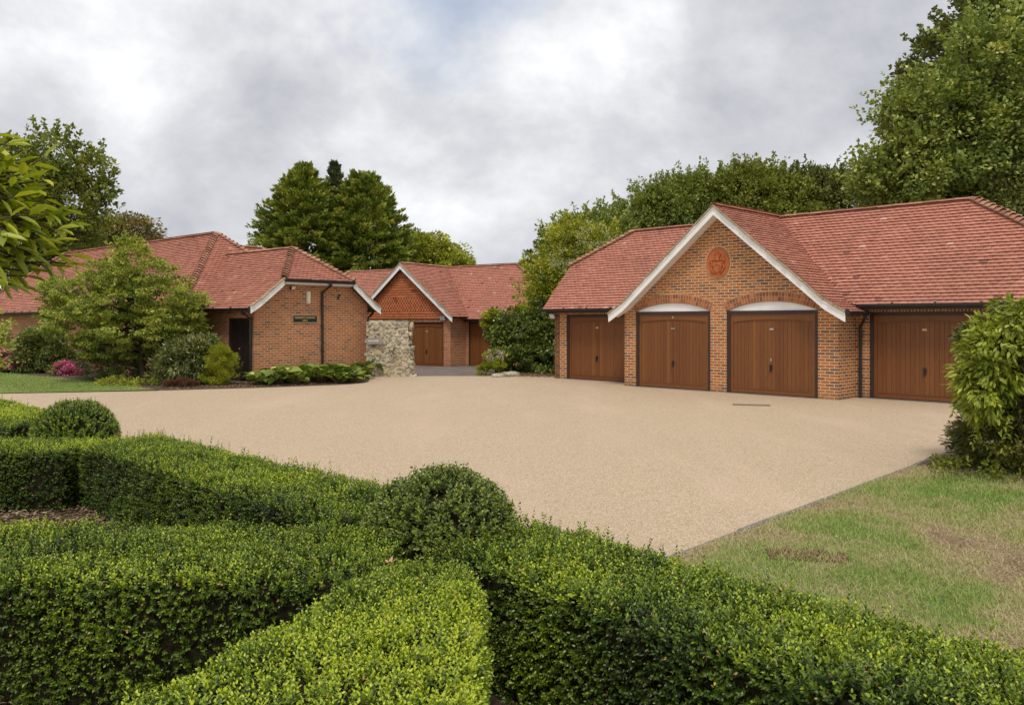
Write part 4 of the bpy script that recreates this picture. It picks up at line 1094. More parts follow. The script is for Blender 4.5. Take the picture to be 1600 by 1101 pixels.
def limbs(mb, base, top, targets, r0, rg, sub=0):
    base, top = Vector(base), Vector(top); n = 7
    pts = [base.lerp(top, k / n) + Vector((rg.uniform(-1, 1), rg.uniform(-1, 1), 0)) * r0 * (.6 if k else 0) for k in range(n + 1)]
    mb.tube(pts, [r0 * (1 - .72 * k / n) * (1.35 if k == 0 else 1) for k in range(n + 1)], 9)
    for tg in targets:
        tg = Vector(tg); f = min(.92, max(.15, rg.uniform(.3, .8))); i = int(f * n); s = pts[i]; r = r0 * (1 - .72 * f) * .55
        L_ = (tg - s).length; m1 = s.lerp(tg, .35) + Vector((rg.uniform(-.1, .1), rg.uniform(-.1, .1), rg.uniform(.0, .15))) * L_ * .6; m2 = s.lerp(tg, .7) + Vector((rg.uniform(-.1, .1), rg.uniform(-.1, .1), rg.uniform(-.05, .1))) * L_ * .5
        mb.tube([s, m1, m2, tg], [r, r * .75, r * .5, r * .2], 6)


def tree(name, label, cat, base, lobes, mat, nclump, cr, per, ll, lw, seed, trunk_r=.25, ntw=18, group=None, stem_name='trunk', foliage='crown', top=None, mstem='bark', shoots=None, **kw):
    t_ = thing(name, label, cat, base, 0, group); rg = random.Random(seed)
    rel = [(l[0] - base[0], l[1] - base[1], l[2] - base[2], l[3], l[4], l[5]) for l in lobes]
    (V, F_, T), C = crown_geo(rel, nclump, cr, per, ll, lw, seed, **kw)
    if shoots:
        ns, sl_ = shoots; rs = np.random.default_rng(seed + 7); la = np.array(rel); li = rs.integers(0, len(la), ns * 2); d = unit(rs.normal(0, 1, (ns * 2, 3)) + np.array([0, -.1, .55]))
        b0 = la[li, :3] + d * la[li, 3:6] * .98; ins = np.zeros(len(b0), bool)
        for l in la: ins |= (((b0 - l[:3]) / l[3:6]) ** 2).sum(1) < .80
        b0, d = b0[~ins][:ns], d[~ins][:ns]; dd = unit(d + np.array([0, 0, .5]) + rs.normal(0, .35, d.shape)); ln_ = sl_ * rs.uniform(.4, 1.15, len(b0)); k_ = 16; f_ = np.linspace(.0, 1, k_)
        Pn = (b0[:, None] + dd[:, None] * (ln_[:, None] * f_)[..., None] + rs.normal(0, sl_ * .05, (len(b0), k_, 3))); Pn = np.repeat(Pn.reshape(-1, 3), 3, 0)
        Tn = np.clip(kw.get('tint', .5) + rs.normal(.03, .15, len(Pn)), 0, 1); ex = leaves(Pn, unit(np.repeat(np.repeat(dd, k_, 0), 3, 0) * .7 + rs.normal(0, .6, Pn.shape)), unit(rs.normal(0, .6, Pn.shape) + np.array([0, 0, 1.0])), ll * rs.uniform(.7, 1.2, len(Pn)), lw, Tn, False)
        if kw.get('fold'): ex = leaves(Pn, unit(np.repeat(np.repeat(dd, k_, 0), 3, 0) * .7 + rs.normal(0, .6, Pn.shape)), unit(rs.normal(0, .6, Pn.shape) + np.array([0, 0, 1.0])), ll, lw, Tn, True)
        V, F_, T = join([(V, F_, T), ex])
    mesh_np(foliage, V, F_, M[mat], t_, tint=T)
    m = MB(); tg = [tuple(C[i]) for i in np.random.default_rng(seed).choice(len(C), min(ntw, len(C)), replace=False)]
    tp = top or (sum(l[0] for l in rel) / len(rel), sum(l[1] for l in rel) / len(rel), max(l[2] + l[5] * .3 for l in rel))
    limbs(m, (0, 0, -.1), tp, tg + [r_[:3] for r_ in rel], trunk_r, rg); m.build(stem_name, M[mstem], t_)
    return t_


def lob(x, y, Y, rpx, rz=None, ry=None):
    """lobe whose centre and radius were read off the photograph, at distance Y"""
    r = rpx / 1300 * Y; p = px(x, y, Y); return (p[0], p[1], p[2], r, ry or r, (rz / 1300 * Y) if rz else r)


M['oak'] = leaf_mat('oak_leaf', [(0, (.022, .045, .012)), (.5, (.060, .105, .026)), (1, (.135, .19, .05))], .5, .25, .3)
M['darkoak'] = leaf_mat('dark_oak_leaf', [(0, (.018, .034, .014)), (.5, (.042, .070, .025)), (1, (.085, .125, .042))], .5, .2, .3)
M['greygreen'] = leaf_mat('greygreen_leaf', [(0, (.035, .045, .022)), (.5, (.085, .10, .045)), (1, (.15, .17, .08))], .6, .2, .2)
M['syc'] = leaf_mat('sycamore_leaf', [(0, (.022, .046, .015)), (.4, (.050, .100, .028)), (.75, (.096, .165, .048)), (1, (.19, .27, .10))], .45, .22, .35)
M['olive'] = leaf_mat('hedgerow_leaf', [(0, (.022, .046, .014)), (.5, (.060, .110, .030)), (1, (.125, .19, .055))], .5, .2, .3)
M['lightgreen'] = leaf_mat('light_leaf', [(0, (.045, .075, .014)), (.5, (.12, .185, .028)), (1, (.23, .31, .055))], .5, .3, .3)
M['conifer'] = leaf_mat('cypress_spray', [(0, (.014, .034, .012)), (.4, (.038, .080, .020)), (.75, (.085, .145, .030)), (1, (.16, .22, .05))], .6, .15, .2)
M['bluecon'] = leaf_mat('blue_cypress', [(0, (.014, .030, .018)), (.5, (.035, .065, .038)), (1, (.075, .115, .065))], .6, .12, .2)
M['privet'] = leaf_mat('privet_leaf', [(0, (.035, .065, .010)), (.45, (.105, .165, .022)), (.8, (.20, .27, .045)), (1, (.28, .34, .08))], .45, .3, .35)
M['flower_white'] = leaf_mat('cream_flower', [(0, (.34, .36, .18)), (1, (.62, .60, .40))], .8, .2, .1, False)
M['ivy'] = leaf_mat('ivy_leaf', [(0, (.014, .030, .010)), (.5, (.036, .072, .016)), (.85, (.095, .155, .026)), (1, (.19, .26, .045))], .32, .15, .5)
M['viburnum'] = leaf_mat('viburnum_leaf', [(0, (.025, .050, .012)), (.45, (.080, .142, .030)), (.8, (.165, .245, .054)), (1, (.28, .34, .10))], .5, .3, .3)
M['shrub'] = leaf_mat('shrub_leaf', [(0, (.020, .042, .014)), (.5, (.055, .095, .030)), (1, (.13, .185, .06))], .4, .2, .4)
M['rhodo'] = leaf_mat('rhododendron_leaf', [(0, (.018, .036, .014)), (.5, (.050, .085, .028)), (.9, (.13, .17, .07)), (1, (.26, .26, .16))], .35, .15, .5)
M['lime'] = leaf_mat('lime_leaf', [(0, (.045, .075, .008)), (.5, (.105, .165, .016)), (1, (.20, .27, .04))], .55, .3, .2)
M['pink'] = leaf_mat('pink_petal', [(0, (.34, .035, .13)), (.5, (.60, .095, .25)), (1, (.76, .32, .45))], .7, .2, .2, False)
M['heather'] = leaf_mat('heather_leaf', [(0, (.07, .028, .016)), (.5, (.14, .062, .036)), (1, (.21, .12, .06))], .8, .1, .1, False)
M['berg'] = leaf_mat('bergenia_leaf', [(0, (.026, .060, .014)), (.5, (.060, .115, .022)), (.9, (.13, .205, .042)), (1, (.26, .32, .12))], .28, .15, .5)
M['yew'] = leaf_mat('yew_needle', [(0, (.012, .022, .006)), (.5, (.034, .054, .011)), (.85, (.075, .10, .018)), (1, (.13, .15, .03))], .45, .12, .35)
M['wist'] = leaf_mat('wisteria_leaf', [(0, (.034, .060, .010)), (.5, (.092, .155, .022)), (.85, (.175, .26, .045)), (1, (.28, .35, .11))], .45, .35, .35)
M['magnolia'] = leaf_mat('magnolia_leaf', [(0, (.045, .085, .014)), (.5, (.125, .205, .022)), (.85, (.21, .30, .035)), (1, (.29, .36, .08))], .38, .35, .4)
M['hyd'] = leaf_mat('hydrangea_white', [(0, (.40, .30, .25)), (1, (.70, .62, .52))], .8, .2, .1, False)

# oak beyond the left building
Y0 = 56
tree('oak_tree', 'broad mid green oak standing beyond the left end of the outbuilding', 'tree', (-33.0, Y0, 0),
     [lob(20, 330, Y0, 70), lob(60, 290, Y0, 50, 55), lob(80, 245, Y0, 32, 30), lob(105, 330, Y0, 45), lob(112, 262, Y0, 27), lob(145, 268, Y0, 26, 18), lob(150, 300, Y0, 20, 18), lob(148, 345, Y0, 22, 20), lob(45, 400, Y0, 70, 50), lob(105, 385, Y0 + 2, 40, 30), lob(-60, 330, Y0, 80), lob(30, 255, Y0, 30)],
     'oak', 430, .70, 85, .27, .17, 61, .45, 40, shoots=(120, 1.5), tint=.62, jag=.15)
tree('broadleaf_tree', 'grey green rounded tree behind the ridge of the outbuilding', 'tree', (-40, 84, 0), [lob(165, 368, 84, 34, 24), lob(205, 365, 84, 36, 24), lob(130, 378, 84, 30, 22), lob(225, 385, 84, 20, 14)], 'greygreen', 200, 1.0, 70, .34, .2, 62, .4, 20)
# conifers in the centre
Yc = 58
def conifer(label, x, ytop, hw, Y, seed, mat, n=700, per=85, sl=1.5):
    b = px(x, 503, Y); H = CAMH + (503 - ytop) / 1300 * Y; Rm = hw / 1300 * Y; rg = np.random.default_rng(seed)
    t_ = thing('conifer_tree', label, 'tree', (b[0], Y, 0))
    zf = rg.uniform(0.0, 1.0, n) ** .85; z = H * (.12 + .87 * zf); z = np.round(z / .55) * .55 + rg.normal(0, .12, n)
    f = np.clip((H - z) / (H * .86), .004, 1); th = rg.uniform(0, 2 * math.pi, n)
    Rr = Rm * (1 - (1 - np.minimum(f * 1.12, 1)) ** 2.0) ** .64 * (.84 + .3 * fbm(th * 1.3 + 9, z * .55, seed, 3))
    L_ = sl * np.clip(.35 + Rr / Rm, .4, 1.2) * rg.uniform(.6, 1.6, n); r0 = np.maximum(Rr - L_ * rg.uniform(.55, 1.25, n), 0) * np.where(rg.random(n) < .25, .7, 1)
    o_ = np.stack([np.cos(th), np.sin(th), np.zeros(n)], -1); sd = np.stack([-np.sin(th), np.cos(th), np.zeros(n)], -1)
    a_ = unit(o_ + np.array([0, 0, 1.0]) * (rg.uniform(-.15, .55, n) + 1.2 * (1 - f) ** 2.5)[:, None] + sd * rg.normal(0, .3, n)[:, None])
    C = o_ * r0[:, None] + np.array([0, 0, 1.0]) * z[:, None]
    t = rg.random((n, per)) ** .8; w = rg.uniform(-1, 1, (n, per)) * (1 - t) ** .6 * .30
    P = C[:, None] + a_[:, None] * (t * L_[:, None])[..., None] + sd[:, None] * (w * L_[:, None])[..., None] + np.array([0, 0, 1.0]) * (rg.normal(0, .06, (n, per)) - .16 * t ** 2 * L_[:, None])[..., None]
    A = a_[:, None] + sd[:, None] * (np.sign(w) * .7)[..., None] + rg.normal(0, .25, P.shape) + np.array([0, 0, .05])
    N = np.array([0, 0, 1.0]) + rg.normal(0, .4, P.shape) + o_[:, None] * .3
    T = np.clip(.47 + rg.normal(0, .17, n)[:, None] + .28 * t + rg.normal(0, .10, (n, per)), 0, 1)
    V, F_, T = leaves(P.reshape(-1, 3), A.reshape(-1, 3), unit(N.reshape(-1, 3)), (.25 if sl > 1 else .2) * rg.uniform(.6, 1.3, n * per), .085, T.ravel(), False)
    mesh_np('crown', V, F_, M[mat], t_, tint=T)
    m = MB(); rr = random.Random(seed); limbs(m, (0, 0, -.1), (0, 0, H - .3), [tuple(C[i] + a_[i] * .3) for i in rg.choice(n, 40, replace=False)], .28, rr); m.build('trunk', M['bark'], t_)
conifer('broad dark cypress, left one of the merged conifer pair', 474, 272, 88, Yc, 63, 'conifer', 1100, 120)
conifer('broad dark cypress, right one of the merged conifer pair', 568, 280, 86, Yc + 1, 64, 'conifer', 1000, 120)
conifer('slim blue green cypress spire rising between the two broad conifers', 523, 258, 22, Yc + 1, 65, 'bluecon', 520, 70, .7)
# light trees behind the far garage
tree('broadleaf_tree', 'pale yellow green tree behind the ridge of the far garage', 'tree', (-7, 62, 0), [lob(655, 398, 62, 30, 26), lob(680, 392, 62, 24, 20), lob(705, 404, 62, 18, 16), lob(640, 420, 62, 40, 30), lob(690, 420, 62, 40, 22)], 'lightgreen', 260, .6, 75, .26, .15, 66, .3, 20, jag=.2)
tree('broadleaf_tree', 'small olive tree peeping out right of the dark conifers', 'tree', (-8.5, 66, 0), [lob(648, 378, 66, 9, 12), lob(640, 400, 66, 18, 20), lob(668, 378, 66, 7, 10)], 'olive', 90, .5, 60, .24, .14, 67, .25, 12, jag=.2)
# slim cypress left of the shrubs
conifer('narrow dark cypress beside the right end of the far garage', 826, 410, 16, 41, 68, 'bluecon', 320, 60, .5)
# privet with cream flowers left of the right garage
Yp = 32.5
pt = tree('privet_tree', 'yellow green flowering privet at the left end of the four door garage', 'tree', (3.0, Yp, 0),
     [lob(925, 395, Yp, 42, 38), lob(880, 420, Yp, 40, 40), lob(855, 470, Yp, 38, 45), lob(900, 460, Yp, 50), lob(950, 385, Yp, 30, 25), lob(845, 430, Yp, 20, 28), lob(890, 370, Yp, 25, 18), lob(960, 430, Yp + 1, 50)], 'privet', 420, .38, 85, .13, .07, 69, .16, 20, shoots=(90, .6), jag=.12)
rg = np.random.default_rng(70)
C = np.concatenate([np.array([px(x + rg.normal(0, 12), y + rg.normal(0, 14), Yp - 1.0 - rg.random() * .4)]) for x, y in ((915, 395), (940, 385), (900, 425), (870, 410), (925, 370), (890, 440)) for _ in range(9)])
P = np.repeat(C, 40, 0) + rg.normal(0, .09, (len(C) * 40, 3)); P -= np.array([3.0, Yp, 0])
V, F_, T = leaves(P, rg.normal(0, 1, P.shape), rg.normal(0, 1, P.shape), .05, .035, rg.random(len(P)), False)
mesh_np('blossom', V, F_, M['flower_white'], pt, tint=T)
# hedgerow trees behind the right garage
hr = [('small twiggy olive tree at the left end of the hedgerow behind the garage', [lob(880, 389, 37, 26, 22), lob(915, 369, 37, 32, 20), lob(945, 384, 37, 40, 30), lob(900, 424, 37, 40, 30)], 'olive'),
      ('loose olive green tree left of the gable apex, spiky against the sky', [lob(965, 354, 39, 36, 22), lob(1005, 339, 39, 36, 26), lob(1035, 319, 39, 24, 22), lob(985, 394, 39, 60, 40), lob(1050, 364, 39, 50)], 'olive'),
      ('rounded olive tree directly behind the gable apex', [lob(1070, 309, 40, 38, 24), lob(1110, 304, 40, 36, 24), lob(1085, 354, 40, 60), lob(1140, 344, 40, 50)], 'olive'),
      ('dense mid green tree right of the gable apex behind the ridge', [lob(1160, 294, 39, 36, 22), lob(1200, 292, 39, 38, 20), lob(1180, 334, 39, 60, 45), lob(1230, 344, 39, 50)], 'oak'),
      ('dark green tree behind the right roof slope beside the sycamore', [lob(1245, 299, 40, 38, 22), lob(1290, 299, 40, 40, 22), lob(1270, 344, 40, 60, 45), lob(1330, 324, 40, 50, 40)], 'darkoak')]
for i, (lb, lo_, mt_) in enumerate(hr):
    b = lo_[0]; tree('hedgerow_tree', lb, 'tree', (lo_[-1][0], lo_[-1][1], 0), lo_, mt_, 420, .52, 80, .165, .085, 71 + i, .25, 26, 'hedgerow trees behind the four door garage', jag=.22, inner=.3, tint=.68, shoots=(190, .9))
# sycamore and dark oak at the right
Ys = 28
tree('sycamore_tree', 'large pale leaved sycamore towering over the right roof', 'tree', (16.5, Ys + 2, 0),
     [lob(1480, 200, Ys, 60, 70), lob(1550, 130, Ys, 70, 80), lob(1430, 190, Ys, 36, 40), lob(1405, 245, Ys, 32, 36), lob(1440, 280, Ys, 70, 50), lob(1540, 250, Ys, 90, 70), lob(1620, 160, Ys, 90, 120), lob(1378, 300, Ys, 26, 26), lob(1600, 290, Ys + 1, 80, 60), lob(1500, 330, Ys + 1.5, 90, 50), lob(1420, 335, Ys + 1.5, 50, 36)],
     'syc', 800, .46, 110, .145, .110, 81, .35, 70, shoots=(330, 1.2), tint=.70, jag=.26, lvar=.17)
tree('oak_tree', 'very tall dark oak rising behind the sycamore into the top right corner', 'tree', (26, 40, 0),
     [lob(1470, 105, 40, 48, 40), lob(1520, 70, 40, 50), lob(1580, 20, 40, 60), lob(1550, 100, 40, 60), lob(1440, 140, 40, 32, 30), lob(1620, 90, 40, 90), lob(1540, -20, 40, 30), lob(1600, 200, 40, 120), lob(1480, 200, 41, 80)],
     'darkoak', 700, .58, 85, .21, .14, 82, .5, 45, shoots=(160, 1.1), tint=.66, jag=.2)
tree('dense_shrub', 'dark evergreen mass low behind the right end of the garage roof', 'tree', (19.5, 26.5, 0), [lob(1600, 330, 26.5, 60, 70), lob(1660, 380, 26.5, 90, 90), lob(1590, 420, 27, 60, 60)], 'darkoak', 330, .5, 80, .15, .08, 83, .2, 20)

# ivy mound, rockery and small plants at the right end of the yard
tree('ivy_bush', 'glossy dark ivy mound between the far garage and the four door garage', 'shrub', (.75, 31.5, -.1),
     [lob(815, 520, 31, 42, 36), lob(790, 515, 31, 28, 30), lob(845, 535, 31.2, 36, 48), lob(815, 555, 30.8, 44, 30), lob(860, 500, 31.5, 40, 30), lob(850, 560, 30.5, 38, 26), lob(775, 500, 31.3, 14, 14)], 'ivy', 560, .22, 85, .085, .07, 84, .1, 22, stem_name='stem', foliage='foliage', out_w=.7, droop=-.5, tvar=.13, inner=.3)
tree('yellow_shrub', 'yellow leaved shrub growing out of the top left of the ivy', 'shrub', (-.6, 31.3, 0), [lob(768, 492, 31, 11, 9), lob(815, 486, 31.2, 14, 8), lob(762, 503, 31, 7, 9)], 'lime', 60, .14, 60, .07, .04, 85, .04, 8, stem_name='stem', foliage='foliage')
tree('low_shrub', 'low yellow green shrub at the foot of the rockery', 'shrub', (-.95, 28.9, 0), [lob(765, 572, 28.8, 13, 7), lob(752, 578, 28.6, 8, 6), lob(778, 568, 29, 10, 7)], 'lime', 70, .09, 60, .05, .025, 86, .03, 8, stem_name='stem', foliage='foliage', tint=.35)
hs = tree('hydrangea', 'faded cream hydrangea leaning out beside the ivy', 'shrub', (-.6, 29.6, 0), [lob(770, 560, 29.5, 14, 11), lob(782, 552, 29.6, 10, 9)], 'privet', 60, .12, 50, .08, .05, 87, .03, 8, stem_name='stem', foliage='foliage', tint=.3)
def flower_heads(parent, pts, r, n, mat, seed, pet=.03, name='blossom'):
    rg = np.random.default_rng(seed); C = np.array(pts) - np.array(parent.location); d = unit(rg.normal(0, 1, (len(C), n, 3))); P = (C[:, None] + d * r * rg.uniform(.8, 1.05, (len(C), n, 1))).reshape(-1, 3)
    A = unit(np.cross(d, rg.normal(0, 1, d.shape))).reshape(-1, 3); T = np.clip(rg.normal(.5, .2, len(C))[:, None] + rg.normal(0, .2, (len(C), n)), 0, 1).ravel()
    V, F_, T = leaves(P, A, d.reshape(-1, 3), pet, pet * .8, T, False); mesh_np(name, V, F_, M[mat], parent, tint=T)
rg = random.Random(6)
flower_heads(hs, [px(770 + rg.uniform(-18, 10) + (10 - 0), 552 + rg.uniform(-8, 14), 29.2) for _ in range(16)], .09, 40, 'hyd', 88, .04)
for i, (x, y, Y, r, lb) in enumerate(((778, 580, 27.9, .16, 'pale flat stone lying in front of the ivy, left of two'), (800, 577, 28.6, .20, 'grey boulder half buried below the ivy'), (788, 572, 29.0, .14, 'small pale stone wedged behind the grey boulder'))):
    t = px(x, y, Y); m = MB(); m.ball((0, 0, .03), (r * 1.4, r, r * .6), 9, 6, .6, .15, random.Random(i)); o = m.build('rock', mt); o.location = (t[0], Y, 0); tag(o, lb, 'rock', 'rockery stones by the ivy')

# big shrub and border plants in front of the left building
Yb = 25.6
tree('viburnum_shrub', 'large tiered yellow green shrub in front of the outbuilding', 'shrub', (-11.3, Yb, 0),
     [lob(205, 410, Yb, 26, 22), lob(180, 440, Yb, 42, 26), lob(225, 430, Yb, 40, 22), lob(130, 455, Yb, 44, 22), lob(110, 470, Yb, 34, 22), lob(250, 465, Yb, 52, 24), lob(180, 475, Yb, 70, 28), lob(275, 490, Yb, 44, 22), lob(140, 500, Yb, 52, 26), lob(220, 510, Yb, 66, 26), lob(290, 510, Yb, 26, 18), lob(200, 390, Yb, 12, 10), lob(95, 450, Yb, 24, 12), lob(200, 540, Yb + .4, 60, 22)],
     'viburnum', 760, .22, 85, .09, .045, 91, .09, 60, shoots=(160, .45), stem_name='stem', foliage='foliage', flat=.36, droop=-.25, inner=.22, jag=.25, tvar=.17, tint=.56)
tree('underplanting', 'dark shady evergreen filling the space under the big tiered shrub', 'shrub', (-11.6, 26.3, 0), [lob(150, 570, 26, 30, 26), lob(195, 565, 26, 40, 30), lob(235, 560, 26.3, 30, 30), lob(180, 540, 26.5, 50, 22)], 'shrub', 330, .2, 70, .07, .025, 92, .05, 25, stem_name='stem', foliage='foliage', tint=.22)
tree('round_shrub', 'rounded dark green shrub against the brick wall left of the drainpipe', 'shrub', (-17.2, 31, 0), [lob(68, 550, 30.5, 36, 32), lob(50, 560, 30.3, 24, 24), lob(88, 560, 30.3, 22, 24), lob(66, 528, 30.6, 24, 14)], 'shrub', 340, .2, 75, .09, .045, 93, .05, 22, stem_name='stem', foliage='foliage', jag=.15)
for (cx_, cy_, wpx, hpx, Y_, lb, sd_) in ((12, 562, 26, 16, 30.5, 'pink hydrangea bush at the left edge of the border', 94), (107, 578, 23, 13, 29.2, 'pink hydrangea bush between the round shrub and the tiered shrub', 95)):
    b = px(cx_, 503, Y_); h_ = tree('hydrangea', lb, 'shrub', (b[0], Y_, 0), [lob(cx_, cy_ + 2, Y_, wpx, hpx), lob(cx_ - wpx * .4, cy_ + 5, Y_, wpx * .5, hpx * .7), lob(cx_ + wpx * .5, cy_ + 3, Y_, wpx * .5, hpx * .7)], 'shrub', 130, .16, 50, .11, .07, sd_, .03, 12, stem_name='stem', foliage='foliage')
    rg = random.Random(sd_)
    flower_heads(h_, [px(cx_ + rg.uniform(-1, 1) * wpx, cy_ + rg.uniform(-1, .9) * hpx * .95, Y_ - .45 - .25 * rg.random()) for _ in range(60)], .10, 40, 'pink', sd_, .05)
tree('dark_shrub', 'dark shrub at the extreme left edge below the roof gutter', 'shrub', (-19.5, 32, 0), [lob(0, 535, 31.5, 14, 20), lob(-20, 540, 31.5, 26, 30)], 'shrub', 120, .2, 60, .1, .05, 96, .04, 10, stem_name='stem', foliage='foliage')
tree('rhododendron', 'rhododendron with long glossy leaves beside the lime green shrub', 'shrub', (-9.9, 24.9, 0), [lob(295, 562, 24.7, 42, 32), lob(270, 580, 24.5, 26, 18), lob(318, 540, 24.9, 22, 14), lob(320, 580, 24.6, 24, 20)], 'rhodo', 330, .16, 62, .13, .038, 97, .05, 22, stem_name='stem', foliage='foliage', out_w=.6, jag=.1)
tree('lime_shrub', 'feathery lime green shrub left of the dark louvred door', 'shrub', (-8.75, 24.3, 0), [lob(345, 570, 24.2, 17, 24), lob(338, 588, 24.1, 16, 14), lob(356, 560, 24.3, 9, 10)], 'lime', 190, .11, 80, .06, .014, 98, .03, 26, stem_name='stem', foliage='foliage', droop=.5, jag=.35)
tree('heather', 'low red brown heather clump at the front of the border', 'shrub', (-9.6, 23.6, 0), [lob(282, 601, 23.5, 20, 8), lob(270, 603, 23.4, 12, 6), lob(296, 602, 23.5, 12, 6)], 'heather', 140, .07, 70, .05, .012, 99, .02, 14, stem_name='stem', foliage='foliage', droop=.8, jag=.2)
tree('groundcover_plant', 'low green groundcover at the lawn edge under the tiered shrub', 'plant', (-11.0, 24.4, 0), [lob(185, 597, 24.5, 30, 6), lob(230, 600, 24.2, 24, 5)], 'lightgreen', 90, .1, 40, .07, .03, 100, .02, 8, stem_name='stem', foliage='foliage')


# bergenia along the end wall
def bergenia(seed):
    rg = np.random.default_rng(seed); t_ = thing('bergenia_plant', 'broad glossy leaved bergenia clump in the row along the brick end wall', 'plant', (0, 0, 0), 0, 'bergenia clumps along the end wall')
    n = 22; th = rg.uniform(0, 6.28, n); rr = rg.uniform(.03, .26, n); hh = rg.uniform(.08, .30, n)
    P = np.stack([np.cos(th) * rr, np.sin(th) * rr, hh], -1); A = unit(np.stack([np.cos(th), np.sin(th), rg.uniform(-.2, .9, n)], -1)); N = unit(np.stack([-np.cos(th) * .4, -np.sin(th) * .4, np.ones(n)], -1) + rg.normal(0, .25, (n, 3)))
    T = np.clip(rg.normal(.5, .2, n), 0, .93); T[0] = 1
    V, F_, T = leaves(P, A, N, rg.uniform(.18, .30, n), rg.uniform(.14, .21, n), T, True, .25); mesh_np('leaves', V, F_, M['berg'], t_, tint=T)
    m = MB()
    for p in P: m.tube([(p[0] * .2, p[1] * .2, 0), tuple(p)], .012, 5)
    m.build('stalks', M['stem'], t_); return t_


def copy_tree(o, parent=None):
    c_ = o.copy(); col.objects.link(c_)
    if parent: c_.parent = parent
    for ch in list(o.children): copy_tree(ch, c_)
    return c_


protos = [bergenia(111), bergenia(112), bergenia(113)]; rg = random.Random(9); used = set(); k = 0
spots_ = []; PB = [(-7.25, 23.9), (-5.2, 24.9), (-4.85, 25.3), (-4.95, 27.9), (-7.6, 25.2)]
for _ in range(4000):
    x, y = rg.uniform(-7.7, -4.6), rg.uniform(23.4, 28.2)
    if in_poly(np.array([x]), np.array([y]), PB)[0] and all(math.hypot(x - a_, y - c_) > .47 for a_, c_ in spots_): spots_.append((x, y))
for x, y in spots_:
    i = k % 3; o = protos[i] if i not in used else copy_tree(protos[i]); used.add(i); k += 1
    o.location = (x, y, 0); o.rotation_euler = (0, 0, rg.uniform(0, 6.3)); s = rg.uniform(1.1, 1.7); o.scale = (s, s, s)
# tall weeds at the wall
def weed(label, loc, h, seed):
    rg = np.random.default_rng(seed); t_ = thing('tall_weed', label, 'plant', loc); m = MB(); P = []
    for s in range(3):
        a = rg.uniform(0, 6.3); tp = np.array([math.cos(a) * .12, math.sin(a) * .12, h * rg.uniform(.7, 1)]); m.tube([(0, 0, 0), tuple(tp * np.array([.4, .4, .55])), tuple(tp)], [.008, .006, .003], 5)
        for f in np.linspace(.3, 1, 9): P.append(tp * np.array([f, f, f]))
    P = np.array(P); n = len(P); V, F_, T = leaves(np.repeat(P, 2, 0), np.repeat(rg.normal(0, 1, (n, 3)), 2, 0) * np.array([1, 1, .4]) + rg.normal(0, .3, (2 * n, 3)), np.tile([0, 0, 1.0], (2 * n, 1)), .09, .035, rg.random(2 * n), False)
    mesh_np('leaves', V, F_, M['shrub'], t_, tint=T); m.build('stem', M['stem'], t_)
weed('thin tall weed standing left of the middle downpipe', gl(B, 1.75, -.2, 0), .85, 1)
weed('bushy weed rising from the bergenias at the right end of the wall', gl(B, 3.55, -.25, 0), .8, 2)
weed('small climbing weed at the foot of the louvred door', gl(B, -.25, .5, 0), .75, 3)
weed('small fern like weed rooted in the face of the stone wall', (-4.05, 27.96, .65), .45, 4)

# ---------------------------------------------------------------- overgrown yew with wisteria at the right
yb_ = (6.75, 10.4, 0)
tree('yew_bush', 'dark overgrown yew column at the right edge of the lawn', 'shrub', yb_, [(6.75, 10.4, 1.55, 1.0, .9, .48), (6.7, 10.3, .9, .95, .85, .65), (6.75, 10.3, .35, 1.15, 1.0, .42), (6.2, 10.1, 1.6, .5, .5, .32), (7.3, 10.4, 1.6, .8, .8, .5)],
     'yew', 950, .15, 120, .065, .019, 121, .12, 50, stem_name='stem', foliage='foliage', out_w=.8, inner=.25, flat=.6)
tw = tree('wisteria', 'bright green wisteria spilling over the top and left of the yew', 'climbing plant', (6.1, 9.9, 0),
     [(5.70, 9.8, 1.42, .24, .32, .36), (5.60, 9.85, 1.15, .22, .28, .34), (5.95, 9.8, 1.80, .32, .32, .14), (6.3, 9.95, 1.97, .36, .32, .09), (6.75, 10.0, 2.02, .5, .4, .09), (5.56, 9.9, .95, .15, .2, .2)],
     'wist', 150, .15, 34, .10, .036, 122, .03, 45, stem_name='stem', foliage='foliage', fold=True, droop=-.7, out_w=.8, tvar=.13, jag=.25)
rg = np.random.default_rng(123); parts = []
for k in range(9):
    x0, y0, z0 = rg.uniform(5.4, 5.75), rg.uniform(9.6, 9.95), rg.uniform(.8, 1.2); ln = rg.uniform(.25, .6); n = 11
    f = np.linspace(0, 1, n); P = np.stack([x0 + .12 * np.sin(f * 3 + k) + f * rg.uniform(-.1, .25), np.full(n, y0), z0 - f * ln], -1); P = np.repeat(P, 2, 0)
    A = rg.normal(0, 1, P.shape) * np.array([1, 1, .3]) + np.array([0, 0, -.6]); parts.append(leaves(P - np.array([6.1, 9.9, 0]), A, np.array([0, -.6, .8]) + rg.normal(0, .2, P.shape), .075, .03, np.clip(rg.normal(.45, .18, len(P)), 0, 1), True, .1))
V, F_, T = join(parts); mesh_np('trailing_foliage', V, F_, M['wist'], tw, tint=T)
m = MB()
for k in range(3):
    x0 = rg.uniform(0, .6); m.tube([(x0, .1, 0), (x0 - .1, -.15, 1.0), (x0 - .3, -.2, 1.75), (x0 - .5, -.2, 1.6)], [.02, .016, .01, .004], 6)
m.build('vine', M['bark'], tw)
tree('ivy_groundcover', 'ivy shoots creeping over the soil at the foot of the yew', 'plant', (5.7, 9.9, 0), [(5.6, 9.95, .08, .55, .45, .12), (5.9, 9.7, .08, .5, .35, .12), (5.3, 10.2, .05, .25, .3, .08)], 'wist', 55, .09, 22, .05, .03, 124, .012, 12, stem_name='stem', foliage='foliage', fold=True, tint=.3)

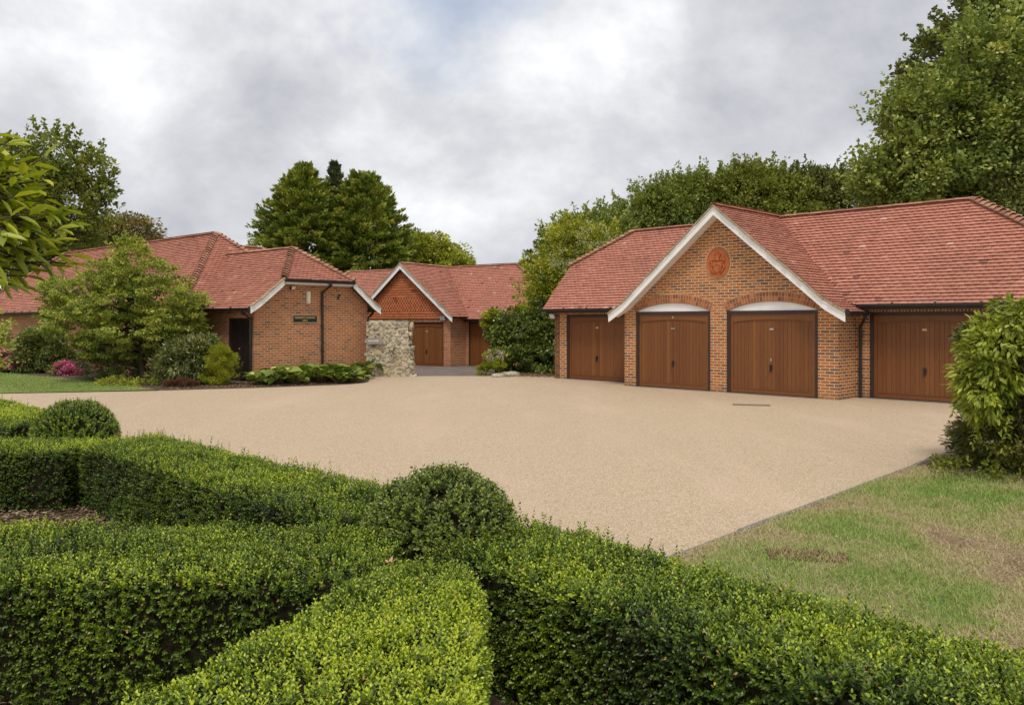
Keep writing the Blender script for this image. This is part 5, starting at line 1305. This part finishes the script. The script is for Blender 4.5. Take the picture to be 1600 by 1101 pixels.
# ---------------------------------------------------------------- magnolia leaning in at the left
mb_ = (-4.9, 5.3, 0); tm = thing('magnolia_tree', 'large leaved bright green tree leaning in at the left edge', 'tree', mb_)
rg = np.random.default_rng(131); m = MB(); parts = []
m.tube([(0, 0, -.1), (.1, 0, 1.0), (.25, -.05, 1.9), (.5, -.05, 2.7), (.7, -.1, 3.5)], [.12, .10, .085, .06, .02], 10)
tw_ends = []
for k in range(135):
    s = np.array([rg.uniform(.25, .8), rg.uniform(-.3, .3), rg.uniform(1.9, 3.1)])
    z1 = rg.uniform(2.08, 3.04); xm = np.interp(z1, [2.1, 2.35, 2.5, 2.65, 2.85, 3.05], [30, 58, 74, 42, 26, 8])
    X1 = px(rg.uniform(-70, xm) if rg.random() < .65 else rg.uniform(xm - 35, xm), 0, 5.2)[0] - mb_[0]
    e_ = np.array([X1, rg.uniform(-.45, .45), z1])
    md_ = (s + e_) / 2 + np.array([0, 0, rg.uniform(-.02, .12)])
    m.tube([tuple(s), tuple(md_), tuple(e_)], [.016, .010, .005], 6)
    n = 9; f = np.linspace(.45, 1, n)[:, None]; P = md_ + (e_ - md_) * (f - .45) / .55; d = unit(e_ - md_)
    th = np.arange(n) * 2.4 + rg.uniform(0, 6); a0 = unit(np.cross(d, [0, 0, 1.0])); b0 = np.cross(d, a0)
    side = a0 * np.cos(th)[:, None] + b0 * np.sin(th)[:, None]
    A = unit(d * .9 + side * .8 + np.array([.25, -.05, -.05]) + rg.normal(0, .15, (n, 3))); N = unit(np.array([0, 0, 1.0]) + rg.normal(0, .3, (n, 3)))
    parts.append(leaves(P, A, N, rg.uniform(.11, .185, n), rg.uniform(.042, .066, n), np.clip(rg.normal(.42, .20, n) + .15 * f[:, 0] - .1, 0, 1), True, .14))
V, F_, T = join(parts); mesh_np('crown', V, F_, M['magnolia'], tm, tint=T); m.build('trunk', M['bark'], tm)
tree('twiggy_shrub', 'thin pale leaved shrub poking in at the left edge beside the gutter', 'shrub', (-9.6, 14.5, 0), [(-9.0, 14.4, 1.85, .28, .3, .22), (-9.2, 14.5, 1.3, .35, .4, .5), (-9.15, 14.4, 1.6, .2, .2, .2)], 'viburnum', 60, .1, 22, .075, .035, 132, .03, 14, stem_name='stem', foliage='foliage', tint=.7, inner=.3)
